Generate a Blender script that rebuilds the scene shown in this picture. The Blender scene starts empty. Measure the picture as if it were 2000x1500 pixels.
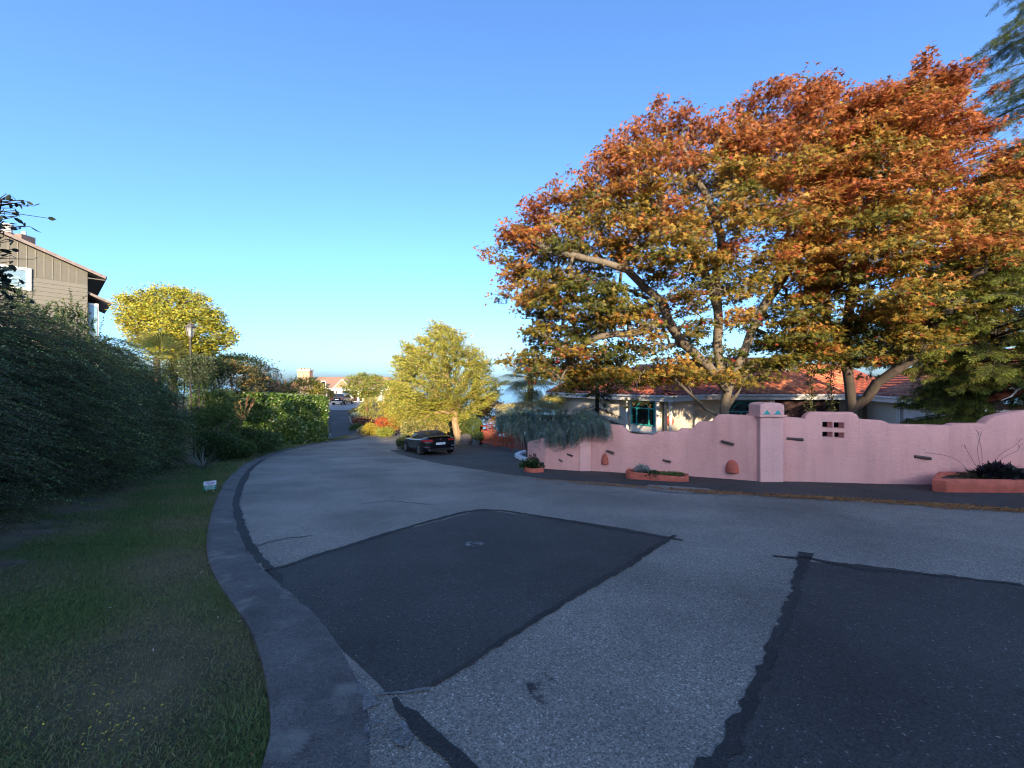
import bpy, bmesh, math, random
import numpy as np
from mathutils import Vector, Matrix
from mathutils.geometry import tessellate_polygon

# ---------------------------------------------------------------- camera, sky, sun, exposure
SC = bpy.context.scene
COL = SC.collection
F = 751.0                                   # focal length in pixels of the 2000 px wide photograph
EYE = 1.6
cam_d = bpy.data.cameras.new('camera'); cam = bpy.data.objects.new('camera', cam_d); COL.objects.link(cam)
cam.location = (0, 0, EYE); cam.rotation_euler = (math.radians(90), 0, 0)
cam_d.sensor_width = 36.0; cam_d.lens = 36.0 * F / 2000.0; cam_d.shift_y = 0.001
cam_d.clip_start = 0.05; cam_d.clip_end = 90000
SC.camera = cam
SUN_EL = math.radians(14)
SUN_AZ = math.radians(-4)                   # the sun stands low behind the viewer, a little to the right
world = bpy.data.worlds.new('World'); SC.world = world; world.use_nodes = True
wn = world.node_tree.nodes; wl = world.node_tree.links
bg = wn['Background']; sky = wn.new('ShaderNodeTexSky'); sky.sky_type = 'NISHITA'; sky.sun_disc = False
sky.sun_elevation = SUN_EL; sky.sun_rotation = math.radians(180) + SUN_AZ
sky.altitude = 250; sky.air_density = 0.85; sky.dust_density = 2.7; sky.ozone_density = 5.2
wl.new(sky.outputs[0], bg.inputs[0]); bg.inputs[1].default_value = 0.15
sun_d = bpy.data.lights.new('sun', 'SUN'); sun = bpy.data.objects.new('sun', sun_d); COL.objects.link(sun)
sun_d.energy = 3.5; sun_d.angle = math.radians(0.55); sun_d.color = (1.0, 0.80, 0.55)
LDIR = Vector((math.sin(SUN_AZ) * math.cos(SUN_EL), math.cos(SUN_AZ) * math.cos(SUN_EL), -math.sin(SUN_EL)))
sun.rotation_euler = LDIR.to_track_quat('-Z', 'Y').to_euler(); sun.location = (-10, -30, 30)
vs = SC.view_settings; vs.view_transform = 'Standard'; vs.look = 'None'; vs.gamma = 1; vs.use_curve_mapping = False
vs.exposure = 1.76
SC.cycles.max_bounces = 6; SC.cycles.transparent_max_bounces = 6
SC.cycles.use_adaptive_sampling = True
SC.cycles.filter_width = 1.1

# ---------------------------------------------------------------- helpers
RNG = np.random.default_rng(7)
random.seed(7)
def sm(a, b, x):
    t = np.clip((np.asarray(x, float) - a) / (b - a), 0, 1); return t * t * (3 - 2 * t)
def base_z(y):
    y = np.asarray(y, float)
    t = np.clip(y, 18, 42) - 18
    return -0.105 * np.minimum(y, 18) - (0.105 * t - 0.105 * t * t / 48)
def ray_hit(px, py, fn):
    lo = None
    for k in range(1, 900):
        D = 1.0 + k * 0.15
        x = (px - 1000) / F * D; z = EYE - (py - 752) / F * D
        if z <= float(fn(x, D)): lo = D - 0.15; hi = D; break
    if lo is None: D = 120.0; return ((px - 1000) / F * D, D)
    for _ in range(30):
        m = (lo + hi) / 2; x = (px - 1000) / F * m
        if EYE - (py - 752) / F * m <= float(fn(x, m)): hi = m
        else: lo = m
    return ((px - 1000) / F * hi, hi)
CURB_PX = [(525,1500),(532,1400),(500,1250),(425,1150),(402,1090),(405,1040),(420,980),(445,935),(480,905),(540,882),(600,869),(646,862)]
CURB = [ray_hit(a, b, lambda x, y: base_z(y)) for a, b in CURB_PX]
CURB = [(-0.35, -6.0), (-0.65, -2.0), (-0.9, 0.9)] + CURB
_cy = np.array([p[1] for p in CURB]); _cx = np.array([p[0] for p in CURB])
def curb_x(y): return np.interp(y, _cy, _cx)
def G(x, y):
    x = np.asarray(x, float); y = np.asarray(y, float)
    z = base_z(y)
    z = z + 1.75 * sm(31, 58, y) * (1 - sm(-15, -7, x))            # the drive climbs to the far house
    d = curb_x(y) - x
    z = z + np.minimum(0.28 * np.maximum(0, d - 2.6), 4.0) * (1 - sm(27, 37, y)) * sm(-1, 3, y)   # bank on the left
    w = sm(-14, -3, x)
    z = z - 56 * (w * sm(36, 150, y) + (1 - w) * sm(95, 190, y)) - 0.35 * w * sm(30, 40, y)
    return z
def gp(px, py):
    return ray_hit(px, py, G)
def P(px, py, D): return Vector(((px - 1000) / F * D, D, EYE - (py - 752) / F * D))

# ---------------------------------------------------------------- materials
MATS = {}
def newmat(name):
    m = bpy.data.materials.new(name); m.use_nodes = True
    nt = m.node_tree; return m, nt.nodes, nt.links, nt.nodes['Principled BSDF']
def mat(name, col, rough=0.7, scale=6.0, amt=0.25, bump=0.0, bscale=60.0, metal=0.0, spec=0.4, col2=None, detail=5, coat=0.0, stretch=None):
    if name in MATS: return MATS[name]
    m, n, l, b = newmat(name)
    tc = n.new('ShaderNodeTexCoord'); src = tc.outputs['Object']
    if stretch:
        mp = n.new('ShaderNodeMapping'); mp.inputs['Scale'].default_value = stretch; l.new(src, mp.inputs[0]); src = mp.outputs[0]
    nz = n.new('ShaderNodeTexNoise'); nz.inputs['Scale'].default_value = scale; nz.inputs['Detail'].default_value = detail
    nz.inputs['Roughness'].default_value = 0.65; l.new(src, nz.inputs['Vector'])
    rp = n.new('ShaderNodeValToRGB'); rp.color_ramp.elements[0].position = 0.3; rp.color_ramp.elements[1].position = 0.7
    a = [c * (1 - amt) for c in col]; c2 = col2 or [min(1, c * (1 + amt)) for c in col]
    rp.color_ramp.elements[0].color = (*a, 1); rp.color_ramp.elements[1].color = (*c2, 1)
    l.new(nz.outputs[0], rp.inputs[0]); l.new(rp.outputs[0], b.inputs['Base Color'])
    b.inputs['Roughness'].default_value = rough; b.inputs['Metallic'].default_value = metal
    b.inputs['Specular IOR Level'].default_value = spec
    if coat: b.inputs['Coat Weight'].default_value = coat; b.inputs['Coat Roughness'].default_value = 0.05
    if bump:
        n2 = n.new('ShaderNodeTexNoise'); n2.inputs['Scale'].default_value = bscale; n2.inputs['Detail'].default_value = 4
        l.new(src, n2.inputs['Vector'])
        bp = n.new('ShaderNodeBump'); bp.inputs['Strength'].default_value = bump; bp.inputs['Distance'].default_value = 0.02
        l.new(n2.outputs[0], bp.inputs['Height']); l.new(bp.outputs[0], b.inputs['Normal'])
    MATS[name] = m; return m
def asphalt(name, dark, light, fleck, fl_amt, gscale=85.0, big=0.5, warm=(1, 1, 1), stain=None, holes=None):
    if name in MATS: return MATS[name]
    m, n, l, b = newmat(name)
    tc = n.new('ShaderNodeTexCoord')
    vo = n.new('ShaderNodeTexVoronoi'); vo.inputs['Scale'].default_value = gscale; l.new(tc.outputs['Object'], vo.inputs['Vector'])
    bw = n.new('ShaderNodeSeparateColor'); l.new(vo.outputs['Color'], bw.inputs[0])
    rp = n.new('ShaderNodeValToRGB'); e = rp.color_ramp.elements
    e[0].position = 0.0; e[0].color = (*[dark * w for w in warm], 1)
    e[1].position = 0.72; e[1].color = (*[light * w for w in warm], 1)
    x = e.new(1.0 - fl_amt); x.color = (*[light * 1.15 * w for w in warm], 1)
    x = e.new(1.0); x.color = (*[fleck * w for w in warm], 1)
    l.new(bw.outputs[0], rp.inputs[0])
    nz = n.new('ShaderNodeTexNoise'); nz.inputs['Scale'].default_value = big; nz.inputs['Detail'].default_value = 7; nz.inputs['Roughness'].default_value = 0.62
    l.new(tc.outputs['Object'], nz.inputs['Vector'])
    mr = n.new('ShaderNodeMapRange'); mr.inputs[1].default_value = 0.3; mr.inputs[2].default_value = 0.72; mr.inputs[3].default_value = 0.62; mr.inputs[4].default_value = 1.32
    l.new(nz.outputs[0], mr.inputs[0])
    mx = n.new('ShaderNodeMix'); mx.data_type = 'RGBA'; mx.blend_type = 'MULTIPLY'; mx.inputs[0].default_value = 1
    l.new(rp.outputs[0], mx.inputs[6]); l.new(mr.outputs[0], mx.inputs[7])
    out = mx.outputs[2]
    if stain:
        n3 = n.new('ShaderNodeTexNoise'); n3.inputs['Scale'].default_value = stain[0]; n3.inputs['Detail'].default_value = 6; l.new(tc.outputs['Object'], n3.inputs['Vector'])
        r3 = n.new('ShaderNodeValToRGB'); r3.color_ramp.elements[0].position = 0.56; r3.color_ramp.elements[1].position = 0.70
        r3.color_ramp.elements[0].color = (0, 0, 0, 1); r3.color_ramp.elements[1].color = (stain[2],) * 3 + (1,)
        l.new(n3.outputs[0], r3.inputs[0])
        m3 = n.new('ShaderNodeMix'); m3.data_type = 'RGBA'; l.new(r3.outputs[0], m3.inputs[0]); l.new(out, m3.inputs[6]); m3.inputs[7].default_value = (*stain[1], 1)
        out = m3.outputs[2]
    l.new(out, b.inputs['Base Color']); b.inputs['Roughness'].default_value = 0.82; b.inputs['Specular IOR Level'].default_value = 0.35
    if holes:
        n4 = n.new('ShaderNodeTexNoise'); n4.inputs['Scale'].default_value = holes[0]; n4.inputs['Detail'].default_value = 8; n4.inputs['Roughness'].default_value = .75; l.new(tc.outputs['Object'], n4.inputs['Vector'])
        r4 = n.new('ShaderNodeMapRange'); r4.inputs[1].default_value = holes[1] - .05; r4.inputs[2].default_value = holes[1] + .07; l.new(n4.outputs[0], r4.inputs[0]); l.new(r4.outputs[0], b.inputs['Alpha'])
    bp = n.new('ShaderNodeBump'); bp.inputs['Strength'].default_value = 0.55; bp.inputs['Distance'].default_value = 0.012
    l.new(vo.outputs['Distance'], bp.inputs['Height']); l.new(bp.outputs[0], b.inputs['Normal'])
    MATS[name] = m; return m
def leafmat(name, trans=0.35, gloss=0.12, rough=0.45):
    if name in MATS: return MATS[name]
    m, n, l, b = newmat(name)
    at = n.new('ShaderNodeAttribute'); at.attribute_name = 'col'
    l.new(at.outputs['Color'], b.inputs['Base Color']); b.inputs['Roughness'].default_value = rough; b.inputs['Specular IOR Level'].default_value = gloss * 3
    tr = n.new('ShaderNodeBsdfTranslucent'); l.new(at.outputs['Color'], tr.inputs[0])
    ms = n.new('ShaderNodeMixShader'); ms.inputs[0].default_value = trans
    l.new(b.outputs[0], ms.inputs[1]); l.new(tr.outputs[0], ms.inputs[2]); l.new(ms.outputs[0], n['Material Output'].inputs[0])
    MATS[name] = m; return m

# ---------------------------------------------------------------- object plumbing
def tag(o, label=None, cat=None, group=None, kind=None):
    if label: o['label'] = label
    if cat: o['category'] = cat
    if group: o['group'] = group
    if kind: o['kind'] = kind
    return o
def empty(name, loc, label, cat, group=None):
    o = bpy.data.objects.new(name, None); COL.objects.link(o); o.location = loc; o.empty_display_size = 0.2
    return tag(o, label, cat, group)
def wloc(o):
    v = Vector((0, 0, 0))
    while o is not None: v = v + o.location; o = o.parent
    return v
def link(name, me, m, parent=None):
    o = bpy.data.objects.new(name, me); COL.objects.link(o)
    if m is not None and not me.materials: me.materials.append(m)
    if parent is not None: o.parent = parent
    return o
def fast_mesh(name, V, Fc, cols=None, smooth=False):
    """V (n,3), Fc (m,k) all of one size"""
    V = np.asarray(V, np.float32); Fc = np.asarray(Fc, np.int32)
    me = bpy.data.meshes.new(name); me.vertices.add(len(V)); me.vertices.foreach_set('co', V.ravel())
    k = Fc.shape[1]; me.loops.add(Fc.size); me.loops.foreach_set('vertex_index', Fc.ravel())
    me.polygons.add(len(Fc)); me.polygons.foreach_set('loop_start', np.arange(0, Fc.size, k, dtype=np.int32))
    if smooth: me.polygons.foreach_set('use_smooth', np.ones(len(Fc), bool))
    me.update(calc_edges=True)
    if cols is not None:
        a = me.color_attributes.new('col', 'FLOAT_COLOR', 'POINT')
        c = np.ones((len(V), 4), np.float32); c[:, :3] = cols; a.data.foreach_set('color', c.ravel())
    return me
class MB:
    def __init__(s): s.v = []; s.f = []
    def add(s, vs, fs):
        o = len(s.v); s.v += [tuple(p) for p in vs]; s.f += [tuple(i + o for i in f) for f in fs]; return s
    def box(s, c, d, rot=None, taper=1.0):
        c = Vector(c); h = [x / 2 for x in d]; vs = []
        for z in (-1, 1):
            t = taper if z > 0 else 1
            for (x, y) in ((-1, -1), (1, -1), (1, 1), (-1, 1)):
                p = Vector((x * h[0] * t, y * h[1] * t, z * h[2]))
                if rot is not None: p = rot @ p
                vs.append(c + p)
        return s.add(vs, [(3, 2, 1, 0), (4, 5, 6, 7), (0, 1, 5, 4), (1, 2, 6, 5), (2, 3, 7, 6), (3, 0, 4, 7)])
    def bar(s, a, b, w, h=None, up=(0, 0, 1)):
        a = Vector(a); b = Vector(b); d = (b - a).normalized(); h = h or w
        u = d.cross(Vector(up)); u = Vector((1, 0, 0)) if u.length < 1e-4 else u.normalized(); v = u.cross(d)
        vs = [p + u * x * w / 2 + v * y * h / 2 for p in (a, b) for (x, y) in ((-1, -1), (1, -1), (1, 1), (-1, 1))]
        return s.add(vs, [(3, 2, 1, 0), (4, 5, 6, 7), (0, 1, 5, 4), (1, 2, 6, 5), (2, 3, 7, 6), (3, 0, 4, 7)])
    def tube(s, pts, rad, n=8, cap=True):
        pts = [Vector(p) for p in pts]; rings = []
        rad = [rad] * len(pts) if isinstance(rad, (int, float)) else rad
        for i, p in enumerate(pts):
            d = (pts[min(i + 1, len(pts) - 1)] - pts[max(i - 1, 0)]).normalized()
            u = d.cross(Vector((0, 0, 1))) if abs(d.z) < 0.95 else d.cross(Vector((1, 0, 0)))
            u.normalize(); v = u.cross(d)
            rings.append([p + (u * math.cos(t) + v * math.sin(t)) * rad[i] for t in [2 * math.pi * k / n for k in range(n)]])
        return s.loft(rings, cap)
    def loft(s, rings, cap=True, closed=True):
        n = len(rings[0]); vs = [p for r in rings for p in r]; fs = []
        for i in range(len(rings) - 1):
            for k in range(n if closed else n - 1):
                a = i * n + k; b = i * n + (k + 1) % n; fs.append((a, b, b + n, a + n))
        if cap: fs.append(tuple(reversed(range(n)))); fs.append(tuple(range((len(rings) - 1) * n, len(rings) * n)))
        return s.add(vs, fs)
    def prism(s, poly, a, b):
        """poly: list of points, extruded by vector from a to b (vectors added)"""
        a = Vector(a); b = Vector(b); n = len(poly)
        vs = [Vector(p) + a for p in poly] + [Vector(p) + b for p in poly]
        return s.add(vs, [tuple(reversed(range(n))), tuple(range(n, 2 * n))] + [(i, (i + 1) % n, n + (i + 1) % n, n + i) for i in range(n)])
    def lathe(s, c, prof, n=16):
        c = Vector(c); rings = [[c + Vector((r * math.cos(2 * math.pi * k / n), r * math.sin(2 * math.pi * k / n), z)) for k in range(n)] for r, z in prof]
        return s.loft(rings)
    def build(s, name, m, parent=None, smooth=False, bevel=0.0, local=False):
        o = Vector((0, 0, 0)) if (parent is None or local) else wloc(parent)
        me = bpy.data.meshes.new(name); me.from_pydata([tuple(Vector(p) - o) for p in s.v], [], s.f); me.validate()
        bm = bmesh.new(); bm.from_mesh(me); bmesh.ops.recalc_face_normals(bm, faces=bm.faces[:])
        if bevel: bmesh.ops.bevel(bm, geom=bm.edges[:], offset=bevel, segments=2, affect='EDGES', clamp_overlap=True)
        bm.to_mesh(me); bm.free()
        if smooth:
            me.polygons.foreach_set('use_smooth', np.ones(len(me.polygons), bool)); me.set_sharp_from_angle(angle=math.radians(38))
        return link(name, me, m, parent)
def chaikin(pts, n=2, closed=False):
    pts = [tuple(p) for p in pts]
    for _ in range(n):
        q = [] if closed else [pts[0]]
        for i in range(len(pts) if closed else len(pts) - 1):
            a = pts[i]; b = pts[(i + 1) % len(pts)]
            q.append(tuple(0.75 * u + 0.25 * v for u, v in zip(a, b))); q.append(tuple(0.25 * u + 0.75 * v for u, v in zip(a, b)))
        if not closed: q.append(pts[-1])
        pts = q
    return pts
def rag(poly, step=0.12, amp=0.02, closed=True):
    out = []; n = len(poly)
    for i in range(n if closed else n - 1):
        a = Vector(poly[i]); b = Vector(poly[(i + 1) % n]); k = max(1, int((b - a).length / step))
        nrm = Vector((-(b - a).y, (b - a).x)); nrm = nrm.normalized() if nrm.length else nrm
        for j in range(k):
            p = a.lerp(b, j / k) + nrm * (random.gauss(0, amp) if j else 0); out.append((p.x, p.y))
    if not closed: out.append(tuple(poly[-1]))
    return out
def sheet(name, poly, off, m, step=1.0, parent=None):
    bm = bmesh.new(); vs = [bm.verts.new((p[0], p[1], 0)) for p in poly]
    for tri in tessellate_polygon([[Vector((p[0], p[1], 0)) for p in poly]]):
        try: bm.faces.new([vs[i] for i in tri])
        except ValueError: pass
    xs = [p[0] for p in poly]; ys = [p[1] for p in poly]
    for ax, lo, hi in ((0, min(xs), max(xs)), (1, min(ys), max(ys))):
        k = math.floor(lo / step) + 1
        while k * step < hi:
            co = [0, 0, 0]; no = [0, 0, 0]; co[ax] = k * step; no[ax] = 1
            bmesh.ops.bisect_plane(bm, geom=bm.verts[:] + bm.edges[:] + bm.faces[:], plane_co=co, plane_no=no); k += 1
    V = np.array([v.co for v in bm.verts]); z = G(V[:, 0], V[:, 1]) + off
    for v, q in zip(bm.verts, z): v.co.z = q
    for f in bm.faces:
        f.smooth = True
    bmesh.ops.recalc_face_normals(bm, faces=bm.faces[:])
    if sum(f.normal.z for f in bm.faces) < 0: bmesh.ops.reverse_faces(bm, faces=bm.faces[:])
    me = bpy.data.meshes.new(name); bm.to_mesh(me); bm.free()
    return link(name, me, m, parent)
def in_poly(px, py, poly):
    px = np.asarray(px); py = np.asarray(py); r = np.zeros(px.shape, bool); n = len(poly)
    for i in range(n):
        x1, y1 = poly[i]; x2, y2 = poly[(i + 1) % n]
        if y1 == y2: continue
        c = ((y1 > py) != (y2 > py)) & (px < (x2 - x1) * (py - y1) / (y2 - y1) + x1); r ^= c
    return r
def poly_dist(px, py, poly):
    d = np.full(np.shape(px), 1e9); n = len(poly)
    for i in range(n):
        a = np.array(poly[i], float); b = np.array(poly[(i + 1) % n], float); ab = b - a; L = (ab @ ab) + 1e-9
        t = np.clip(((px - a[0]) * ab[0] + (py - a[1]) * ab[1]) / L, 0, 1)
        d = np.minimum(d, np.hypot(px - a[0] - t * ab[0], py - a[1] - t * ab[1]))
    return d
def unit(v): return v / (np.linalg.norm(v, axis=1, keepdims=True) + 1e-9)
def rdir(n): return unit(RNG.normal(size=(n, 3)))
# leaf shapes: (vertices, triangles) in (u along the leaf, v across, n normal)
T_DIA = (np.array([(0, 0, 0), (.5, .28, .05), (1, 0, -.06), (.5, -.28, .05)]), np.array([(0, 1, 2), (0, 2, 3)]))
T_OVAL = (np.array([(0, 0, 0), (.25, .2, .03), (.6, .24, .02), (1, 0, -.08), (.6, -.24, .02), (.25, -.2, .03)]), np.array([(0, 1, 2), (0, 2, 3), (0, 3, 4), (0, 4, 5)]))
T_NAR = (np.array([(0, 0, 0), (.5, .11, .04), (1, 0, -.05), (.5, -.11, .04)]), np.array([(0, 1, 2), (0, 2, 3)]))
def _maple():
    ang = [-150, -118, -75, -52, -38, 0, 38, 52, 75, 118, 150]
    rad = [.30, .62, .28, .80, .30, 1.0, .30, .80, .28, .62, .30]
    v = [(0.0, 0, 0)] + [(r * math.cos(math.radians(a)), r * math.sin(math.radians(a)), -0.22 * r * r) for a, r in zip(ang, rad)]
    return np.array(v), np.array([(0, i, i + 1) for i in range(1, len(ang))])
T_MAP = _maple()
T_TUFT = (np.array([(0, 0, 0), (1, .05, 0), (1, -.05, 0), (0, .04, 0), (.75, .5, .25), (.7, .6, .25), (0, -.04, 0), (.75, -.5, .25), (.7, -.6, .25), (.1, 0, .03), (.75, .0, -.5), (.82, 0.07, -.45)]),
          np.array([(0, 1, 2), (3, 4, 5), (6, 7, 8), (9, 10, 11)]))
T_BLADE = (np.array([(0, -.07, 0), (0, .07, 0), (.55, .05, .06), (1, 0, .25)]), np.array([(0, 1, 2), (0, 2, 3)]))
def leaves(name, pos, u, nrm, size, T, cols, m, parent, kind=None):
    pos = np.asarray(pos, float); n = len(pos); tv, tf = T
    u = unit(u); v = unit(np.cross(nrm, u)); w = np.cross(u, v)
    size = np.broadcast_to(np.asarray(size, float), (n,))
    o = np.array(wloc(parent)) if parent is not None else np.zeros(3)
    V = (pos - o)[:, None, :] + size[:, None, None] * (tv[None, :, 0:1] * u[:, None, :] + tv[None, :, 1:2] * v[:, None, :] + tv[None, :, 2:3] * w[:, None, :])
    Fc = tf[None] + (np.arange(n) * len(tv))[:, None, None]
    C = np.repeat(np.asarray(cols)[:, None, :], len(tv), 1)
    me = fast_mesh(name, V.reshape(-1, 3), Fc.reshape(-1, 3), C.reshape(-1, 3))
    ob = link(name, me, m, parent)
    if kind: ob['kind'] = kind
    return ob
def pick(pal, n, jit=0.18, w=None):
    pal = np.array(pal); i = RNG.choice(len(pal), n, p=None if w is None else np.array(w) / sum(w))
    return np.clip(pal[i] * (1 + RNG.normal(0, jit, (n, 1))) * (1 + RNG.normal(0, jit * .35, (n, 3))), 0.004, 0.9)
def tubes(name, A, B, ra, rb, m, parent, sides=6):
    A = np.asarray(A, float); B = np.asarray(B, float); n = len(A); d = unit(B - A)
    ref = np.where(np.abs(d[:, 2:3]) > .9, np.array([[1., 0, 0]]), np.array([[0, 0, 1.]]))
    B = B + d * np.asarray(rb)[:, None] * .45
    u = unit(np.cross(d, ref)); v = np.cross(u, d); t = np.arange(sides) * 2 * np.pi / sides
    ring = u[:, None] * np.cos(t)[None, :, None] + v[:, None] * np.sin(t)[None, :, None]
    o = np.array(wloc(parent)) if parent is not None else np.zeros(3)
    V = np.concatenate([(A - o)[:, None] + ring * np.asarray(ra)[:, None, None], (B - o)[:, None] + ring * np.asarray(rb)[:, None, None]], 1)
    k = np.arange(sides); q = np.stack([k, (k + 1) % sides, (k + 1) % sides + sides, k + sides], 1)
    Fc = q[None] + (np.arange(n) * 2 * sides)[:, None, None]
    me = fast_mesh(name, V.reshape(-1, 3), Fc.reshape(-1, 4), smooth=True)
    return link(name, me, m, parent)
def grow(limbs, targets, rtip=0.009, rmax=0.3, jit=0.06, arch=0.1, mids=3, expo=0.5):
    """a wood skeleton: the limbs first, then a twig from the nearest wood to every target; returns segments with radii"""
    N = []; Par = []
    for li, (pts) in enumerate(limbs):
        pts = [np.array(p, float) for p in pts]
        if not N: N.append(pts[0]); Par.append(-1); prev = 0
        else: prev = int(np.argmin(np.linalg.norm(np.array(N) - pts[0], axis=1)))
        for a, b in zip(pts[:-1], pts[1:]):
            k = max(1, int(np.linalg.norm(b - a) / 0.45))
            for j in range(1, k + 1):
                N.append(a + (b - a) * j / k + RNG.normal(0, .025, 3)); Par.append(prev); prev = len(N) - 1
    cnt = {}
    ends = []
    T = np.array(targets); NA = np.array(N)
    dd = np.array([np.min(np.linalg.norm(NA - t, axis=1)) for t in T]); order = np.argsort(dd)
    arr = np.zeros((len(N) + len(T) * (mids + 1), 3)); arr[:len(N)] = NA; c = len(N)
    for i in order:
        t = T[i]; dv = arr[:c] - t; dist = np.sqrt((dv ** 2).sum(1)); dist = dist + 0.35 * np.maximum(0, dv[:, 2])
        j = int(np.argmin(dist)); a = arr[j].copy(); prev = j
        for k in range(1, mids + 2):
            s = k / (mids + 1); p = a + (t - a) * s; p[2] += arch * math.sin(math.pi * s) * np.linalg.norm(t - a)
            if k <= mids: p = p + RNG.normal(0, jit, 3) * min(1, np.linalg.norm(t - a))
            arr[c] = p; Par.append(prev); prev = c; c += 1
        ends.append(prev)
    Par = np.array(Par); w = np.zeros(c); w[ends] += 1
    for k in range(c - 1, 0, -1):
        if Par[k] >= 0: w[Par[k]] += w[k]
    r = np.minimum(rtip * np.maximum(w, .6) ** expo, rmax)
    ch = np.arange(1, c); pr = Par[1:c]
    return arr[pr], arr[ch], r[pr] * .98, r[ch]

# ================================================================ the setting
M_SOIL = mat('soil', (0.075, 0.055, 0.035), 0.95, 3.0, 0.4, 0.5, 30)
M_TURF = mat('turf', (0.05, 0.062, 0.027), 0.95, 2.2, 0.45, 0.8, 60, col2=(0.11, 0.095, 0.05))
M_ROAD = asphalt('road_asphalt', 0.10, 0.225, 0.46, 0.045, 105, 0.45, (1.10, 1.0, 0.86))
M_PATCH = asphalt('patch_asphalt', 0.026, 0.056, 0.24, 0.014, 110, 0.55, (1.04, 1.0, 0.96))
M_DRIVE = asphalt('drive_asphalt', 0.028, 0.065, 0.16, 0.02, 90, 0.5, (1.04, 1.0, 0.94))
M_TAR = asphalt('tar', 0.018, 0.032, 0.08, 0.02, 120, 1.5)
M_CURB = asphalt('curb_asphalt', 0.06, 0.105, 0.18, 0.02, 110, 2.6, (1.06, 0.98, 0.93), stain=(3.6, (0.20, 0.19, 0.17), 0.7))
M_SLURRY = asphalt('slurry', 0.11, 0.19, 0.4, 0.05, 120, 1.2)
M_SMEAR = asphalt('slurry_worn', 0.10, 0.18, 0.4, 0.05, 120, 1.2, holes=(9.0, .47))
M_OIL = asphalt('oil_film', 0.030, 0.05, 0.10, 0.02, 110, 1.2, holes=(3.2, .56))
M_CONC = asphalt('concrete', 0.16, 0.26, 0.36, 0.04, 160, 1.0, (1.0, 0.98, 0.94))

# ground sheet
xs = np.concatenate([np.arange(-400, -60, 20), np.arange(-60, 40, 1.25), np.arange(40, 401, 20)])
ys = np.concatenate([np.arange(-90, -20, 10), np.arange(-20, 70, 1.25), np.arange(70, 400, 10)])
X, Y = np.meshgrid(xs, ys); Z = G(X, Y) - 0.06
n, k = X.shape
ii = (np.arange(n - 1)[:, None] * k + np.arange(k - 1)[None]).ravel()
ground = link('ground', fast_mesh('ground', np.stack([X, Y, Z], -1).reshape(-1, 3), np.stack([ii, ii + 1, ii + k + 1, ii + k], 1), smooth=True), M_SOIL)
tag(ground, 'bare brown soil under the gardens and shrubs', 'ground', kind='structure')
# sea
m, nn, l, b = newmat('sea_water')
b.inputs['Base Color'].default_value = (0.012, 0.045, 0.075, 1); b.inputs['Roughness'].default_value = 0.16; b.inputs['IOR'].default_value = 1.33
tc = nn.new('ShaderNodeTexCoord'); nz = nn.new('ShaderNodeTexNoise'); nz.inputs['Scale'].default_value = 0.05; nz.inputs['Detail'].default_value = 6
l.new(tc.outputs['Object'], nz.inputs['Vector']); bp = nn.new('ShaderNodeBump'); bp.inputs['Strength'].default_value = 0.6; bp.inputs['Distance'].default_value = 3.0
l.new(nz.outputs[0], bp.inputs['Height']); l.new(bp.outputs[0], b.inputs['Normal'])
ang = np.linspace(0, 2 * np.pi, 97)[:-1]
sv = [(0, 0, -55)] + [(60000 * math.cos(t), 60000 * math.sin(t), -55) for t in ang]
me = bpy.data.meshes.new('sea'); me.from_pydata(sv, [], [(0, i + 1, (i + 1) % 96 + 1) for i in range(96)])
tag(link('sea', me, m), 'calm blue sea beyond the gardens reaching to the horizon', 'sea', kind='structure')

# curb path
curb = chaikin([p for p in CURB], 3)
cv = [Vector((a, b)) for a, b in curb]
def offs(path, d):
    out = []
    for i, p in enumerate(path):
        t = (path[min(i + 1, len(path) - 1)] - path[max(i - 1, 0)]).normalized(); out.append(p + Vector((t.y, -t.x)) * d)
    return out
wid = lambda y: 0.46 if y < 3 else max(0.30, 0.46 - (y - 3) * 0.035)
def cpath(fr): return [a.lerp(b, fr) for a, b in zip(cv, [p + (q - p) * wid(p.y) for p, q in zip(cv, offs(cv, 1.0))])]
prof = [(-0.03, -0.02), (0.0, 0.055), (0.12, 0.07), (0.45, 0.055), (0.85, 0.022), (1.0, 0.006)]
mb = MB(); rows = []
for fr, h in prof:
    pa = cpath(fr); rows.append([Vector((p.x, p.y, float(G(p.x, p.y)) + h + random.gauss(0, 0.005))) for p in pa])
mb.loft(rows, cap=False, closed=False)
tag(mb.build('curb', M_CURB, None, smooth=True), 'low worn asphalt kerb curving along the lawn', 'kerb', kind='structure')
inner = [(p.x, p.y) for p in cpath(1.0)]
# road
right_edge = [(-9.5, 37.0), (-7.5, 34.5), (-6.0, 32.0), (-3.5, 29.8), (-2.0, 27.8), (0.4, 24.2), (1.3, 21.5), (1.2, 16.5), (1.6, 14.2), (3.9, 13.0), (5.6, 12.2), (7.1, 11.1), (10.4, 10.5), (18, 10.2), (24, 9.5), (24, -6)]
road_poly = inner + [(-17.2, 36.0), (-14, 37.5)] + right_edge
road = sheet('road', road_poly, 0.0, M_ROAD, 1.0)
tag(road, 'grey aggregate asphalt road sloping down round the bend', 'road', kind='structure')
def px_poly(pts): return [gp(a, b) for a, b in pts]
def struct(name, poly, off, m, label, step=1.0):
    o = sheet(name, poly, off, m, step); tag(o, label, name.split('_')[-1], kind='structure'); return o
# dark parking court by the fence
court = px_poly([(762, 879), (776, 886), (800, 893), (850, 904), (900, 912), (960, 922), (1010, 929)])
court += [(1.35, 14.6), (1.25, 16.5), (1.35, 21.4), (0.45, 24.1), (-1.95, 27.7), (-3.6, 29.0), (-5.5, 27.2), (-6.6, 24.2)]
struct('parking_court', rag(court, 0.5, 0.03), 0.004, M_DRIVE, 'dark asphalt parking court in front of the red fence', 0.8)
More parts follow.
